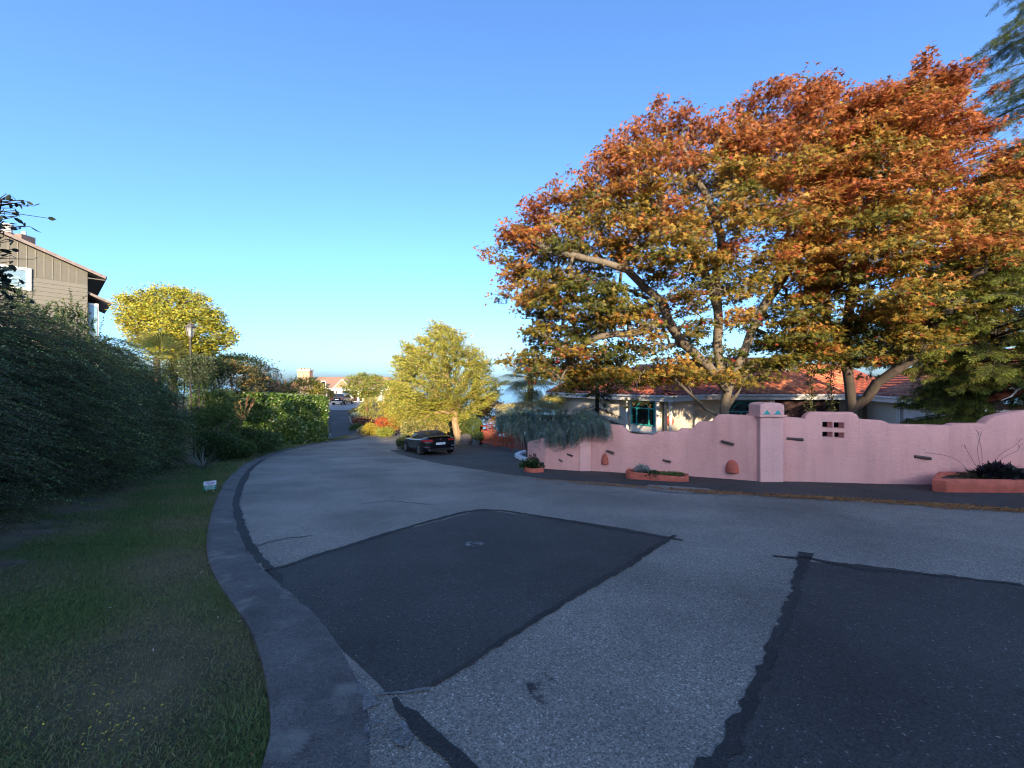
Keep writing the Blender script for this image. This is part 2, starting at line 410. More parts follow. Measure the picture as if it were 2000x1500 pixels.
# dark strip along the foot of the pink wall
strip = px_poly([(1010, 927), (1065, 936), (1150, 941), (1250, 949), (1330, 953), (1400, 960), (1500, 968), (1600, 973), (1700, 978), (1850, 988), (1995, 1000)])
strip += [(13.5, 8.6), (19, 8.2), (19, 10.1), (10.4, 10.45), (7.2, 11.05), (5.6, 12.15), (3.9, 12.95), (1.65, 14.1), (1.3, 14.5)]
struct('wall_foot_strip', rag(strip, 0.35, 0.03), 0.008, M_DRIVE, 'black asphalt strip along the foot of the pink wall', 0.8)
struct('drain_pad', px_poly([(1268, 947), (1385, 955), (1405, 966), (1300, 962), (1250, 955)]), 0.012, M_CONC, 'pale concrete drain pad at the road edge', 2.0)
# repair patches with tar seams
PA = [gp(506, 1122), gp(700, 1058), gp(940, 996), gp(1080, 1013), gp(1312, 1052), gp(1050, 1212), gp(845, 1340), gp(758, 1357), gp(640, 1238)]
struct('repair_patch', rag(PA, 0.15, 0.008), 0.004, M_PATCH, 'square black asphalt repair patch in the middle of the road', 0.8)
PB = [gp(1572, 1096), gp(1780, 1118), gp(2000, 1144), (5.4, 3.55), (6.0, 0.4), (2.2, -2.0), (0.5, 0.2), gp(1400, 1497), gp(1480, 1310), gp(1545, 1180)]
struct('second_repair_patch', rag(PB, 0.15, 0.008), 0.004, M_PATCH, 'black asphalt repair patch running out of the corner of the road', 0.8)
def ribbon(name, pts, widths, off, m, label, parent=None, amp=0.012, px=True):
    pts = [Vector(gp(*p)) if px else Vector(p) for p in pts]
    pts = [Vector(p) for p in rag([tuple(p) for p in pts], 0.07, amp, closed=False)]; n = len(pts)
    W = np.interp(np.linspace(0, 1, n), np.linspace(0, 1, len(widths)), widths)
    L, R = [], []
    for i, p in enumerate(pts):
        t = (pts[min(i + 1, n - 1)] - pts[max(i - 1, 0)]); t = t.normalized() if t.length else Vector((1, 0)); q = Vector((t.y, -t.x))
        L.append(p + q * (W[i] / 2 + abs(random.gauss(0, amp)))); R.append(p - q * (W[i] / 2 + abs(random.gauss(0, amp))))
    V = [(p.x, p.y, float(G(p.x, p.y)) + off) for p in L + R]
    me = bpy.data.meshes.new(name); me.from_pydata(V, [], [(i, n + i, n + i + 1, i + 1) for i in range(n - 1)])
    o = link(name, me, m, parent)
    if parent is None: tag(o, label, 'seam', kind='structure')
    return o
ribbon('tar_seam', [(500, 1122), (620, 1085), (780, 1035), (900, 1002), (940, 996), (985, 998), (1080, 1013), (1200, 1033), (1290, 1048), (1335, 1056)], [.05, .05, .06, .05, .1, .06, .06, .1, .17, .02], 0.0085, M_TAR, 'thin tar seam along the far edges of the square patch')
ribbon('tar_seam', [(1318, 1046), (1285, 1066), (1220, 1108), (1120, 1165), (1040, 1215), (900, 1305), (845, 1340)], [.05, .07, .07, .06, .05, .03, .02], 0.0085, M_TAR, 'tar seam down the near right edge of the square patch', amp=0.008)
ribbon('tar_seam', [(1510, 1087), (1545, 1090), (1575, 1090), (1640, 1103), (1800, 1121), (1998, 1144)], [.03, .06, .17, .05, .05, .05], 0.0085, M_TAR, 'tar seam along the top of the corner patch')
ribbon('tar_seam', [(1574, 1080), (1566, 1110), (1552, 1160), (1528, 1215), (1500, 1290), (1462, 1380), (1410, 1470), (1360, 1540)], [.13, .07, .045, .05, .045, .04, .045, .05], 0.0085, M_TAR, 'wide ragged tar seam down the near side of the corner patch')
_sm = [(p.x, p.y) for p in cpath(1.12)][::2]; _sm = [p for p in _sm if 3.9 < p[1] < 19]
ribbon('tar_seam', _sm, [.05, .09, .13, .12, .17, .2, .28, .18, .2, .16, .10, .04], 0.0085, M_TAR, 'dark tar seam running along the kerb', amp=0.012, px=False)
ribbon('tar_seam', [(770, 1365), (805, 1400), (850, 1445), (905, 1500), (960, 1560)], [.02, .05, .07, .06, .06], 0.0085, M_TAR, 'broad tar smear below the square patch', amp=0.012)
ribbon('slurry_band', [(598, 1235), (640, 1290), (690, 1345), (722, 1385)], [.01, .05, .085, .1], 0.009, M_SLURRY, 'pale slurry wedge beside the kerb end', amp=0.004)
ribbon('slurry_band', [(735, 1358), (790, 1355), (838, 1347)], [.012, .014, .02], 0.012, M_SLURRY, 'thin pale slurry line at the near corner of the patch', amp=0.003)
for pts_, lab in [([(1085, 962), (1120, 958), (1165, 964), (1210, 962)], 'hairline crack across the far road'), ([(610, 1046), (560, 1052), (520, 1060), (480, 1078)], 'hairline crack running to the kerb'), ([(700, 985), (760, 978), (840, 986)], 'hairline crack in the middle of the road')]:
    ribbon('road_crack', pts_, [.003, .006, .005, .003], 0.005, M_TAR, lab, amp=0.010)
for i, (pl, lab) in enumerate([([(655, 1425), (690, 1410), (735, 1405), (760, 1420), (735, 1450), (690, 1465), (660, 1450)], 'pale worn slurry smear at the kerb end'),
                 ([(755, 1420), (790, 1412), (808, 1440), (795, 1462), (765, 1450)], 'gravelly pale spot beside the tar smear'),
                 ([(908, 1062), (932, 1056), (950, 1062), (930, 1070), (912, 1068)], 'small pale scuff on the square patch')]):
    struct('slurry_smear', rag(px_poly(pl), 0.04, 0.012), 0.0105, M_SMEAR, lab, 3.0)
struct('oil_stain', chaikin(px_poly([(1015, 1305), (1065, 1312), (1110, 1350), (1095, 1385), (1040, 1372)]), 2, True), 0.004, M_OIL, 'small dark oil stain on the grey road', 3.0)
# the drive up to the far house
drive = px_poly([(650, 863), (672, 862), (702, 857), (716, 851), (700, 838), (690, 826), (683, 815), (686, 806), (690, 801), (648, 801), (646, 820), (646, 845)])
struct('driveway', drive, 0.006, M_DRIVE, 'dark driveway climbing past the hedge', 1.0)
fore = px_poly([(646, 801), (691, 801), (712, 792)]) + [(-22, 63), (-21, 68), (-34, 68), (-33, 60)]
struct('forecourt', fore, 0.01, M_CONC, 'pale concrete forecourt of the far house', 1.5)
ribbon('verge_kerb', [(700, 846), (692, 836), (686, 826), (683, 816)], [.15, .15, .15, .15], 0.09, M_CONC, 'pale kerb edging the garden beside the drive', amp=0.0)
# lawn
outer = [(p.x, p.y) for p in cpath(-0.01)]
lw = [(x - (2.9 if y < 6 else max(0.5, 2.9 - (y - 6) * 0.12)) - 0.8, y) for x, y in outer]
lawn_poly = outer + lw[::-1]
lawn = sheet('lawn', lawn_poly, 0.025, M_TURF, 0.7)
tag(lawn, 'short dry lawn verge between the kerb and the shrubs', 'lawn', kind='structure')
# grass blades, dense near the viewer
def grass(n, dmin, dmax, hmul, seed):
    r = np.random.default_rng(seed)
    y = dmin + (dmax - dmin) * r.random(n) ** 1.25
    xo = np.interp(y, [p[1] for p in outer], [p[0] for p in outer]); wl_ = np.interp(y, [2, 6, 20, 34], [4.4, 3.4, 1.6, 0.6])
    x = xo + 0.05 - wl_ * r.random(n) ** 1.15
    patchn = np.sin(x * 2.1 + y * 1.3) + np.sin(x * 0.9 - y * 2.7 + 1) + np.sin(x * 5.1 + y * 4.3) * .5
    keep = r.random(n) < np.clip(0.72 + 0.18 * patchn, .45, 1)
    x, y, patchn = x[keep], y[keep], patchn[keep]; n = len(x)
    pos = np.stack([x, y, G(x, y) + 0.02], 1)
    u = np.stack([r.normal(0, .75, n), r.normal(0, .75, n), np.full(n, .75)], 1); nr = r.normal(size=(n, 3))
    dry = np.clip(.42 - .24 * patchn + r.normal(0, .25, n), 0, 1)[:, None]
    c = (1 - dry) * np.array([.10, .165, .055]) + dry * np.array([.25, .20, .11])
    c *= (1 + r.normal(0, .22, (n, 1))); c = np.clip(c, .006, .4)
    s = hmul * (0.03 + 0.035 * r.random(n)) * (1.15 - .5 * dry[:, 0])
    return pos, u, nr, s, c
a = [grass(270000, 1.2, 5.5, .72, 1), grass(120000, 5.0, 13, 1.15, 2), grass(30000, 12, 34, 2.2, 3)]
cat = [np.concatenate([q[i] for q in a]) for i in range(5)]
g = leaves('grass', cat[0], cat[1], cat[2], cat[3], T_BLADE, cat[4], leafmat('grass_blade', .25, .05, .7), None, 'stuff')
tag(g, 'short green and straw coloured grass of the verge', 'grass', kind='stuff')
# needle litter along the wall
pl = [gp(*q) for q in [(1040, 935), (1150, 944), (1280, 953), (1400, 962), (1550, 970), (1700, 978), (1850, 988), (1995, 998)]] + [(15, 8.2)]
n = 9500; tt = RNG.random(n) ** 0.6 * (len(pl) - 1); i0 = np.minimum(tt.astype(int), len(pl) - 2); fr = tt - i0
A = np.array(pl); xy = A[i0] * (1 - fr[:, None]) + A[i0 + 1] * fr[:, None]
clump = np.sin(xy[:, 0] * 3.1) * .5 + np.sin(xy[:, 0] * 7.3 + 1) * .5
xy[:, 1] += RNG.normal(0, .12, n) - .05 + .1 * clump * RNG.normal(0, 1, n) * .8; xy[:, 0] += RNG.normal(0, .2, n)
keep = RNG.random(n) < .55 + .45 * clump; xy = xy[keep]; n = len(xy)
leaves('needle_litter', np.stack([xy[:, 0], xy[:, 1], G(xy[:, 0], xy[:, 1]) + .02], 1), np.stack([RNG.normal(0, 1, n), RNG.normal(0, .35, n), np.zeros(n)], 1), np.tile([0.02, 0, 1.], (n, 1)) + RNG.normal(0, .1, (n, 3)), .05 + .06 * RNG.random(n), T_NAR, pick([(.30, .13, .05), (.22, .10, .045), (.36, .20, .09)], n), leafmat('litter', .0, .02, .9), None)
tag(bpy.data.objects['needle_litter'], 'rust brown needles drifted along the road edge below the wall', 'litter', kind='stuff')
n = 110; x = RNG.uniform(2.5, 14, n); y = np.interp(x, [1.2, 3.75, 5.5, 7, 10.3, 14], [14.1, 12.9, 12.1, 11.0, 10.4, 10.2]) - .12 - np.abs(RNG.normal(0, .7, n))
o = leaves('fallen_maple_leaves', np.stack([x, y, G(x, y) + .022], 1), RNG.normal(size=(n, 3)) * [1, 1, .1], np.tile([0, 0, 1.], (n, 1)) + RNG.normal(0, .2, (n, 3)), RNG.uniform(.025, .05, n), T_MAP, pick([(.30, .11, .04), (.24, .08, .03), (.30, .20, .06)], n), MATS['litter'], None, 'stuff')
tag(o, 'loose orange maple leaves fallen on the strip below the wall', 'litter', kind='stuff')
# scattered dry leaves and straws over verge, kerb and road
n = 1100; x = RNG.uniform(-4.2, 4.5, n); y = RNG.uniform(1.3, 8, n)
near = np.abs(curb_x(y) - x) < .25; keep = near | (RNG.random(n) < .4); x, y = x[keep], y[keep]; n = len(x)
onr = x > curb_x(y) + .05
s = np.where(onr, .008 + .014 * RNG.random(n), .02 + .03 * RNG.random(n))
o = leaves('fallen_leaves', np.stack([x, y, G(x, y) + np.where(onr, .075, .05) * np.where(x > curb_x(y) + .6, .2, 1)], 1), RNG.normal(size=(n, 3)) * [1, 1, .15], np.tile([0, 0, 1.], (n, 1)) + RNG.normal(0, .2, (n, 3)), s, T_NAR, pick([(.30, .24, .16), (.22, .12, .06), (.45, .42, .36)], n), MATS['litter'], None, 'stuff')
tag(o, 'scattered dry leaves and straws on verge and road', 'litter', kind='stuff')
n = 40; x = np.where(RNG.random(n) < .5, RNG.normal(-2.35, .15, n), RNG.normal(-2.0, .12, n)); y = np.where(x < -2.2, RNG.normal(2.15, .12, n), RNG.normal(1.95, .1, n))
o = leaves('lawn_flowers', np.stack([x, y, G(x, y) + .05 + .03 * RNG.random(n)], 1), RNG.normal(size=(n, 3)) * [1, 1, .1], np.tile([0, 0, 1.], (n, 1)) + RNG.normal(0, .3, (n, 3)), .016, T_DIA, pick([(.6, .45, .05)], n), leafmat('petal', .2, .05), None, 'stuff')
tag(o, 'tiny yellow flowers in the near lawn', 'flower', kind='stuff')

# ---------------------------------------------------------------- unseen hedge added behind the viewer to put the road in shade
HB = empty('shade_hedge', (0, -26, 2.7), 'unseen evergreen hedge added uphill behind the viewer to shade the road', 'hedge')
HTOP = 11.1
xs_ = np.linspace(-62, 62, 63); rings = []
for q in xs_:
    t = HTOP + .35 * math.sin(q * .35) + .22 * math.sin(q * 1.1 + 1); z0 = float(G(q, -26)) - .3
    rings.append([Vector((q, -26 + a, z)) for a, z in ((-1.4, z0), (-1.3, t - .8), (-.5, t - .15), (.5, t - .15), (1.3, t - .8), (1.4, z0))])
mb = MB(); mb.loft(rings); mb.build('inner_mass', mat('hedge_core', (.02, .025, .012), .95), HB)  # solid core so that no sun leaks through the added hedge
n = 9000; q = RNG.uniform(-62, 62, n); t = HTOP + .35 * np.sin(q * .35) + .22 * np.sin(q * 1.1 + 1); side = RNG.random(n)
pos = np.stack([q, -26 + np.where(side < .5, 1.4 + RNG.normal(0, .12, n), RNG.uniform(-1.4, 1.4, n)), np.where(side < .5, RNG.uniform(2.6, t), t + RNG.normal(0, .12, n))], 1)
leaves('foliage', pos, rdir(n), rdir(n) + [0, .6, .5], .22, T_DIA, pick([(.04, .07, .02), (.06, .09, .025)], n), leafmat('leaf', .3, .1), HB)

# ================================================================ pink garden wall
def stucco(name, col, streak=.16):
    m, n, l, b = newmat(name); tc = n.new('ShaderNodeTexCoord')
    def noise(scale, st=None, detail=5):
        q = n.new('ShaderNodeTexNoise'); q.inputs['Scale'].default_value = scale; q.inputs['Detail'].default_value = detail; q.inputs['Roughness'].default_value = .65
        if st: mp = n.new('ShaderNodeMapping'); mp.inputs['Scale'].default_value = st; l.new(tc.outputs['Object'], mp.inputs[0]); l.new(mp.outputs[0], q.inputs['Vector'])
        else: l.new(tc.outputs['Object'], q.inputs['Vector'])
        return q
    def rng_(q, a, b_, lo, hi):
        r = n.new('ShaderNodeMapRange'); r.inputs[1].default_value = a; r.inputs[2].default_value = b_; r.inputs[3].default_value = lo; r.inputs[4].default_value = hi; l.new(q.outputs[0], r.inputs[0]); return r
    base = n.new('ShaderNodeValToRGB'); base.color_ramp.elements[0].position = .32; base.color_ramp.elements[1].position = .68
    base.color_ramp.elements[0].color = (*[c * .93 for c in col], 1); base.color_ramp.elements[1].color = (min(1, col[0] * 1.04), col[1] * 1.10, col[2] * 1.12, 1)
    l.new(noise(.8).outputs[0], base.inputs[0])
    st = rng_(noise(1.6, (2.2, 2.2, .16), 6), .48, .72, 1.0, 1.0 - streak); bl = rng_(noise(5.5), .55, .75, 1.0, .92)
    mu = n.new('ShaderNodeMath'); mu.operation = 'MULTIPLY'; l.new(st.outputs[0], mu.inputs[0]); l.new(bl.outputs[0], mu.inputs[1])
    mx = n.new('ShaderNodeMix'); mx.data_type = 'RGBA'; mx.blend_type = 'MULTIPLY'; mx.inputs[0].default_value = 1; l.new(base.outputs[0], mx.inputs[6]); l.new(mu.outputs[0], mx.inputs[7])
    l.new(mx.outputs[2], b.inputs['Base Color']); b.inputs['Roughness'].default_value = .92; b.inputs['Specular IOR Level'].default_value = .25
    ad = n.new('ShaderNodeMath'); ad.operation = 'MULTIPLY_ADD'; l.new(noise(9, (1, 1, 1.6), 7).outputs[0], ad.inputs[0]); ad.inputs[1].default_value = 2.5; l.new(noise(70).outputs[0], ad.inputs[2])
    bp = n.new('ShaderNodeBump'); bp.inputs['Strength'].default_value = .5; bp.inputs['Distance'].default_value = .014; l.new(ad.outputs[0], bp.inputs['Height']); l.new(bp.outputs[0], b.inputs['Normal'])
    MATS[name] = m; return m
M_PINK = stucco('pink_stucco', (0.86, 0.41, 0.335), .11)
M_PINKP = stucco('pink_stucco_pillar', (0.87, 0.46, 0.39), .09)
M_TERRA = mat('terracotta', (0.50, 0.115, 0.07), 0.75, 5, 0.22, 0.25, 25)
M_TEAL = mat('teal_paint', (0.035, 0.36, 0.33), 0.55, 6, 0.15)
M_WOODPEG = mat('weathered_wood', (0.10, 0.065, 0.055), 0.85, 8, 0.4, 0.4, 30, stretch=(1, 6, 6))
BASE = [(1030, 907), (1044, 912), (1064, 916), (1130, 920), (1152, 920), (1218, 924), (1340, 930), (1476, 940), (1522, 940), (1740, 946), (1820, 947)]
plan = [Vector(gp(*p)) for p in BASE] + [Vector((13.6, 10.25)), Vector((16.5, 10.1)), Vector((21, 10.0))]
TOP = [(1030, 862), (1100, 845), (1130, 834), (1155, 829), (1168, 827), (1214, 831), (1222, 838), (1228, 845), (1238, 848), (1273, 850), (1279, 847), (1286, 843), (1323, 843), (1331, 837), (1352, 838), (1357, 830), (1363, 824), (1389, 823), (1394, 817), (1402, 810), (1420, 809.5), (1474, 812), (1530, 814), (1572, 817), (1576, 810), (1584, 804.5), (1668, 805), (1676, 810), (1680, 817), (1686, 819), (1724, 821), (1732, 824), (1740, 828), (1856, 831), (1864, 828), (1872, 827), (1925, 827), (1934, 818), (1942, 813), (1966, 807), (2000, 802), (2040, 800), (2100, 800), (2600, 800), (3500, 800)]
def plan_at(px):
    k = (px - 1000) / F
    for a, b in zip(plan[:-1], plan[1:]):
        fa = a.x - k * a.y; fb = b.x - k * b.y
        if fa <= 0 <= fb or fb <= 0 <= fa:
            t = fa / (fa - fb) if fa != fb else 0; return a.lerp(b, t)
    return plan[0] if k < plan[0].x / plan[0].y else plan[-1]
tx = [p[0] for p in TOP]; ty = [p[1] for p in TOP]
pxs = sorted(set([round(v, 1) for v in list(np.arange(1030, 2060, 4)) + tx if v < 2060])); path = []
for q in pxs:
    p = plan_at(q); zt = EYE - (np.interp(q, tx, ty) - 752) / F * p.y; path.append((p, zt))
for q in (14.8, 16.5, 19, 21): path.append((Vector((q, 10.25 - (q - 13.6) * .034)), path[-1][1]))
WALL = empty('garden_wall', (7.3, 11, float(G(7.3, 11))), 'pink stucco garden wall with stepped curving top along the road', 'wall')
rings = []
for i, (p, zt) in enumerate(path):
    t = (path[min(i + 2, len(path) - 1)][0] - path[max(i - 2, 0)][0]).normalized(); nb = Vector((-t.y, t.x))
    z0 = float(G(p.x, p.y)) - .25; h = lambda d, z: Vector((p.x + nb.x * d, p.y + nb.y * d, z))
    w = .012 * math.sin(p.x * 2.3) + .008 * math.sin(p.x * 6.1)
    zm = z0 + .25
    rings.append([h(w, z0), h(w, zm + .3), h(w * 1.4, zm + .8), h(w, zt - .07), h(.02 + w, zt - .02), h(.07 + w, zt), h(.19, zt), h(.25, zt - .03), h(.27, zt - .1), h(.27, z0)])
mb = MB(); mb.loft(rings)
panel = mb.build('wall_panel', M_PINK, WALL, smooth=True)
cut = MB()
def wall_frame(px):
    p = plan_at(px); a = plan_at(px - 6); b = plan_at(px + 6); t = (b - a).normalized(); return p, t, Vector((-t.y, t.x))
for (x0, x1, y0, y1) in [(1608, 1625, 824, 835.5), (1630, 1648, 825, 836.5), (1608, 1625, 843.5, 854), (1631, 1648, 844.5, 855.5)]:
    p, t, nb = wall_frame((x0 + x1) / 2); w = (x1 - x0) / F * p.y; zc = EYE - ((y0 + y1) / 2 - 752) / F * p.y; hh = (y1 - y0) / F * p.y
    cut.box((p.x + nb.x * .13, p.y + nb.y * .13, zc), (w, 1.2, hh), Matrix.Rotation(math.atan2(t.y, t.x), 3, 'Z'))
co = cut.build('cutter', None)
bo = panel.modifiers.new('holes', 'BOOLEAN'); bo.object = co; bo.operation = 'DIFFERENCE'; bo.solver = 'EXACT'
dg = bpy.context.evaluated_depsgraph_get(); nm = bpy.data.meshes.new_from_object(panel.evaluated_get(dg)); panel.modifiers.clear(); panel.data = nm
bpy.data.objects.remove(co)
if not nm.materials: nm.materials.append(M_PINK)
# pillar with cap and teal triangles
def pillar(x0, x1, ytop, proud, ybase):
    p, t, nb = wall_frame((x0 + x1) / 2); w = (x1 - x0) / F * p.y; R = Matrix.Rotation(math.atan2(t.y, t.x), 3, 'Z')
    z0 = float(G(p.x, p.y)) - .2; z1 = EYE - (ytop - 752) / F * p.y
    c = Vector((p.x, p.y, 0)) + Vector((nb.x, nb.y, 0)) * (.16 - proud / 2)
    mb = MB(); mb.box(c + Vector((0, 0, (z0 + z1) / 2)), (w, .36 + proud, z1 - z0), R)
    return mb.build('pillar', M_PINKP, WALL, bevel=.015, smooth=True), c, w, R, z1, p.y, nb
pl_, c, w, R, z1, D_, nb = pillar(1477.5, 1522, 813.5, .16, 940)
mb = MB(); mb.box(c + Vector((0, 0, z1 + .03)), (w + .12, .64, .06), R); mb.build('ledge', M_PINKP, pl_, bevel=.012)
hw = (w + .03) / 2; hz = 23.5 / F * D_; arc = [(-hw, 0), (hw, 0), (hw, hz * .78), (hw * .85, hz * .9), (hw * .5, hz * .985), (0, hz), (-hw * .5, hz * .985), (-hw * .85, hz * .9), (-hw, hz * .78)]
mb = MB(); pts = [c + R @ Vector((a, 0, 0)) + Vector((0, 0, z1 + .06 + b)) for a, b in arc]; yv = R @ Vector((0, 1, 0))
mb.prism(pts, yv * -.27, yv * .27); mb.build('cap', M_PINKP, pl_, bevel=.012, smooth=True)
mb2 = None
for du in (-.155, .15):
    mb = MB(); q = c + R @ Vector((du, -.272, 0)) + Vector((0, 0, z1 + .075)); mb.prism([q + R @ Vector((-.105, 0, 0)), q + R @ Vector((.105, 0, 0)), q + Vector((0, 0, .125))], yv * -.006, yv * .004)
    mb.build('triangle', M_TEAL, pl_)
pillar(1131, 1153, 829.5, .05, 920)
# wood pegs sticking out of the wall
for (x0, x1, y, dy, th) in [(1108, 1119, 888.5, 1, 3.6), (1092, 1099, 899, 1.5, 3), (1185, 1200, 882.5, 1.5, 4.5), (1294, 1310, 900, 1, 4.5), (1409, 1434, 864.5, 2.2, 5), (1536, 1567, 857, .7, 5.2), (1785, 1814, 893, 1.8, 6)]:
    p, t, nb = wall_frame((x0 + x1) / 2); pa = plan_at(x0); pb = plan_at(x1); zc = EYE - (y - 752) / F * p.y; dz = dy / F * p.y; r = th / 2 / F * p.y
    n3 = Vector((nb.x, nb.y, 0)); mb = MB()
    mb.tube([Vector((pa.x, pa.y, zc + dz)) - n3 * .02, Vector((p.x, p.y, zc)) - n3 * .035, Vector((pb.x, pb.y, zc - dz)) - n3 * .05], [r * .9, r, r * .95], 8); mb.build('wood_peg', M_WOODPEG, WALL, smooth=True)
# terracotta dome sconces
for i, (xc, y0, y1, wp, lab) in enumerate([(1181.5, 886, 906, 14, 'small terracotta dome wall light near the weeping cedar'), (1430, 898, 922, 23, 'terracotta dome wall light beside the capped pink pillar')]):
    p, t, nb = wall_frame(xc); w = wp / F * p.y; h = (y1 - y0) / F * p.y; zb = EYE - (y1 - 752) / F * p.y
    o = empty('wall_light', (p.x, p.y, zb), lab, 'wall light', 'terracotta wall lights'); mb = MB(); rings = []
    for f, r in ((0, 1), (.35, .97), (.6, .86), (.8, .66), (.93, .4), (1, .12)):
        rings.append([Vector((p.x + t.x * math.cos(a) * r * w / 2 - nb.x * (math.sin(a) * r * w * .42 - .0), p.y + t.y * math.cos(a) * r * w / 2 - nb.y * math.sin(a) * r * w * .42, zb + f * h)) for a in [math.pi * k / 10 for k in range(11)]])
    mb.loft(rings); mb.build('shade', M_TERRA, o, smooth=True)
    mb = MB(); mb.lathe((p.x - nb.x * w * .2, p.y - nb.y * w * .2, zb - .012), [(.02, 0), (w * .22, .004), (w * .22, .02)], 10); mb.build('lamp', mat('lamp_metal', (.05, .045, .04), .5), o)

# planters
def planter(name, x0, x1, ytop, ybot, depth, lab, right_open=None, skew=0.0):
    pa = plan_at(x0); pb = plan_at(x1) if right_open is None else Vector((right_open, 10.2))
    D = ray_hit((x0 + x1) / 2, ybot, G)[1] if right_open is None else ray_hit(x0 + 30, ybot - 4, G)[1]
    t = (pb - pa).normalized(); nb = Vector((-t.y, t.x)); mid = (pa + pb) / 2
    pf0 = Vector(gp(x0, ybot - 3)); pf1 = Vector(gp(x1, ybot)) if right_open is None else Vector((right_open, pf0.y - .1))
    L = abs((pf1 - pf0).dot(t)); h = (ybot - ytop) / F * D
    org = pf0 + nb * 0.02; z0 = float(G(mid.x, mid.y - depth / 2)) - .02
    o = empty(name, ((pf0.x + pf1.x) / 2, (pf0.y + pf1.y) / 2, z0), lab, 'planter', 'terracotta planters along the wall')
    ch = min(.16, depth * .35)
    outl = [(0, ch), (ch, 0), (L - ch, 0), (L, ch), (L, depth), (skew, depth)]
    def ring(sc_, z):
        cx, cy = L / 2, depth / 2
        return [Vector((org.x, org.y, 0)) + Vector((t.x, t.y, 0)) * (cx + (u - cx) * (1 - (1 - sc_) * (depth / L))) + Vector((nb.x, nb.y, 0)) * (cy + (v - cy) * sc_) + Vector((0, 0, z + .01 * math.sin(u * 7 + v * 5))) for u, v in outl]
    mb = MB(); mb.loft([ring(.92, z0), ring(1.0, z0 + h * .55), ring(1.0, z0 + h * .93), ring(.96, z0 + h), ring(.72, z0 + h), ring(.66, z0 + h * .8)], cap=True)
    mb.build('trough', M_TERRA, o, smooth=True, bevel=.012)
    r = ring(.69, z0 + h * .84); mb = MB(); mb.add(r, [tuple(range(6))]); mb.build('soil', M_SOIL, o)
    c = Vector((org.x, org.y, 0)) + Vector((t.x, t.y, 0)) * (L / 2) + Vector((nb.x, nb.y, 0)) * (depth / 2)
    return o, c, Vector((t.x, t.y, 0)), Vector((nb.x, nb.y, 0)), L, z0 + h
PL1 = planter('planter', 1019, 1060, 903, 923, .55, 'small terracotta planter at the far end of the pink wall')
PL2 = planter('planter', 1220, 1345, 917, 939, .5, 'long terracotta planter with succulents against the pink wall')
PL3 = planter('planter', 1836, 1990, 934, 966, 1.0, 'large terracotta planter at the photo edge with dark purple foliage', right_open=15.5, skew=1.0)

# ================================================================ tile roofed house behind the wall
M_CREAM = mat('cream_stucco', (0.62, 0.55, 0.44), 0.9, 2, .06, .15, 40)
M_WHITE = mat('white_trim', (0.72, 0.69, 0.63), 0.6, 3, .05)
M_GUT = mat('gutter_metal', (0.62, 0.63, 0.64), 0.45, 3, .15)
M_TILE = mat('roof_tile', (0.46, 0.145, 0.062), 0.6, 1.3, .22, .15, 30)
M_TILE2 = mat('roof_tile_weathered', (0.33, 0.09, 0.05), 0.65, 1.7, .25, .15, 30)
M_TILE3 = mat('roof_tile_pale', (0.52, 0.20, 0.095), 0.6, 1.7, .2, .15, 30)
M_GLASS = mat('dark_glass', (0.012, 0.015, 0.018), 0.06, 3, .2, spec=.8)
M_DARKIN = mat('dark_interior', (0.03, 0.012, 0.012), .8)
ZE = 1.0
HA, HBp, HC, HD, HE = [Vector(p) for p in ((2.6, 29), (8.2, 19.5), (11.3, 22.6), (20.4, 22.6), (15.0, 12.2))]
HOUSE = empty('tile_roof_house', (12, 24, -1.8), 'cream stucco house with orange clay tile roof behind the maples', 'house')
def side(a, b):
    t = (b - a).normalized(); nn_ = Vector((t.y, -t.x))          # outward
    return t, nn_
def wbox(mb, a, b, z0, z1, w0, w1, u0=0.0, u1=None):
    t, no = side(a, b); L = (b - a).length; u1 = L if u1 is None else u1
    q = [a + t * u + no * w for u, w in ((u0, w0), (u1, w0), (u1, w1), (u0, w1))]
    return mb.add([Vector((p.x, p.y, z)) for z in (z0, z1) for p in q], [(3, 2, 1, 0), (4, 5, 6, 7), (0, 1, 5, 4), (1, 2, 6, 5), (2, 3, 7, 6), (3, 0, 4, 7)])
def on(a, b, u, w, z):
    t, no = side(a, b); p = a + t * u + no * w; return Vector((p.x, p.y, z))
# side(a,b) must face the camera: with a->b running right the outward normal is (t.y,-t.x)
SIDES = [(HA, HBp), (HBp, HC), (HC, HD), (HD, HE)]
for i, (a, b) in enumerate(SIDES):
    L = (b - a).length
    mb = MB(); wbox(mb, a, b, -3.2, ZE - .2, -.75, -.6, (.4, .6, -.25, -.9)[i], (L - .6, L + .25, L + .75, L - .5)[i]); mb.build('wall', M_CREAM, HOUSE)
    mb = MB(); wbox(mb, a, b, ZE - .26, ZE - .02, -.035, .0, 0, L); mb.build('fascia', M_WHITE, HOUSE)
    mb = MB(); wbox(mb, a, b, ZE - .03, ZE + .06, .0, .11, -.02, L + .02); mb.build('gutter', M_GUT, HOUSE)
    mb = MB(); wbox(mb, a, b, ZE - .25, ZE - .22, -.9, -.04, .3, L - .3); mb.build('soffit', M_WHITE, HOUSE)
mb = MB(); mb.box((17, 31.5, -1), (18, .2, 3.6)); mb.build('rear_wall', M_CREAM, HOUSE)
mb = MB(); mb.box((23.5, 22, -1.1), (.2, 19, 3.6)); mb.build('rear_wall', M_CREAM, HOUSE)
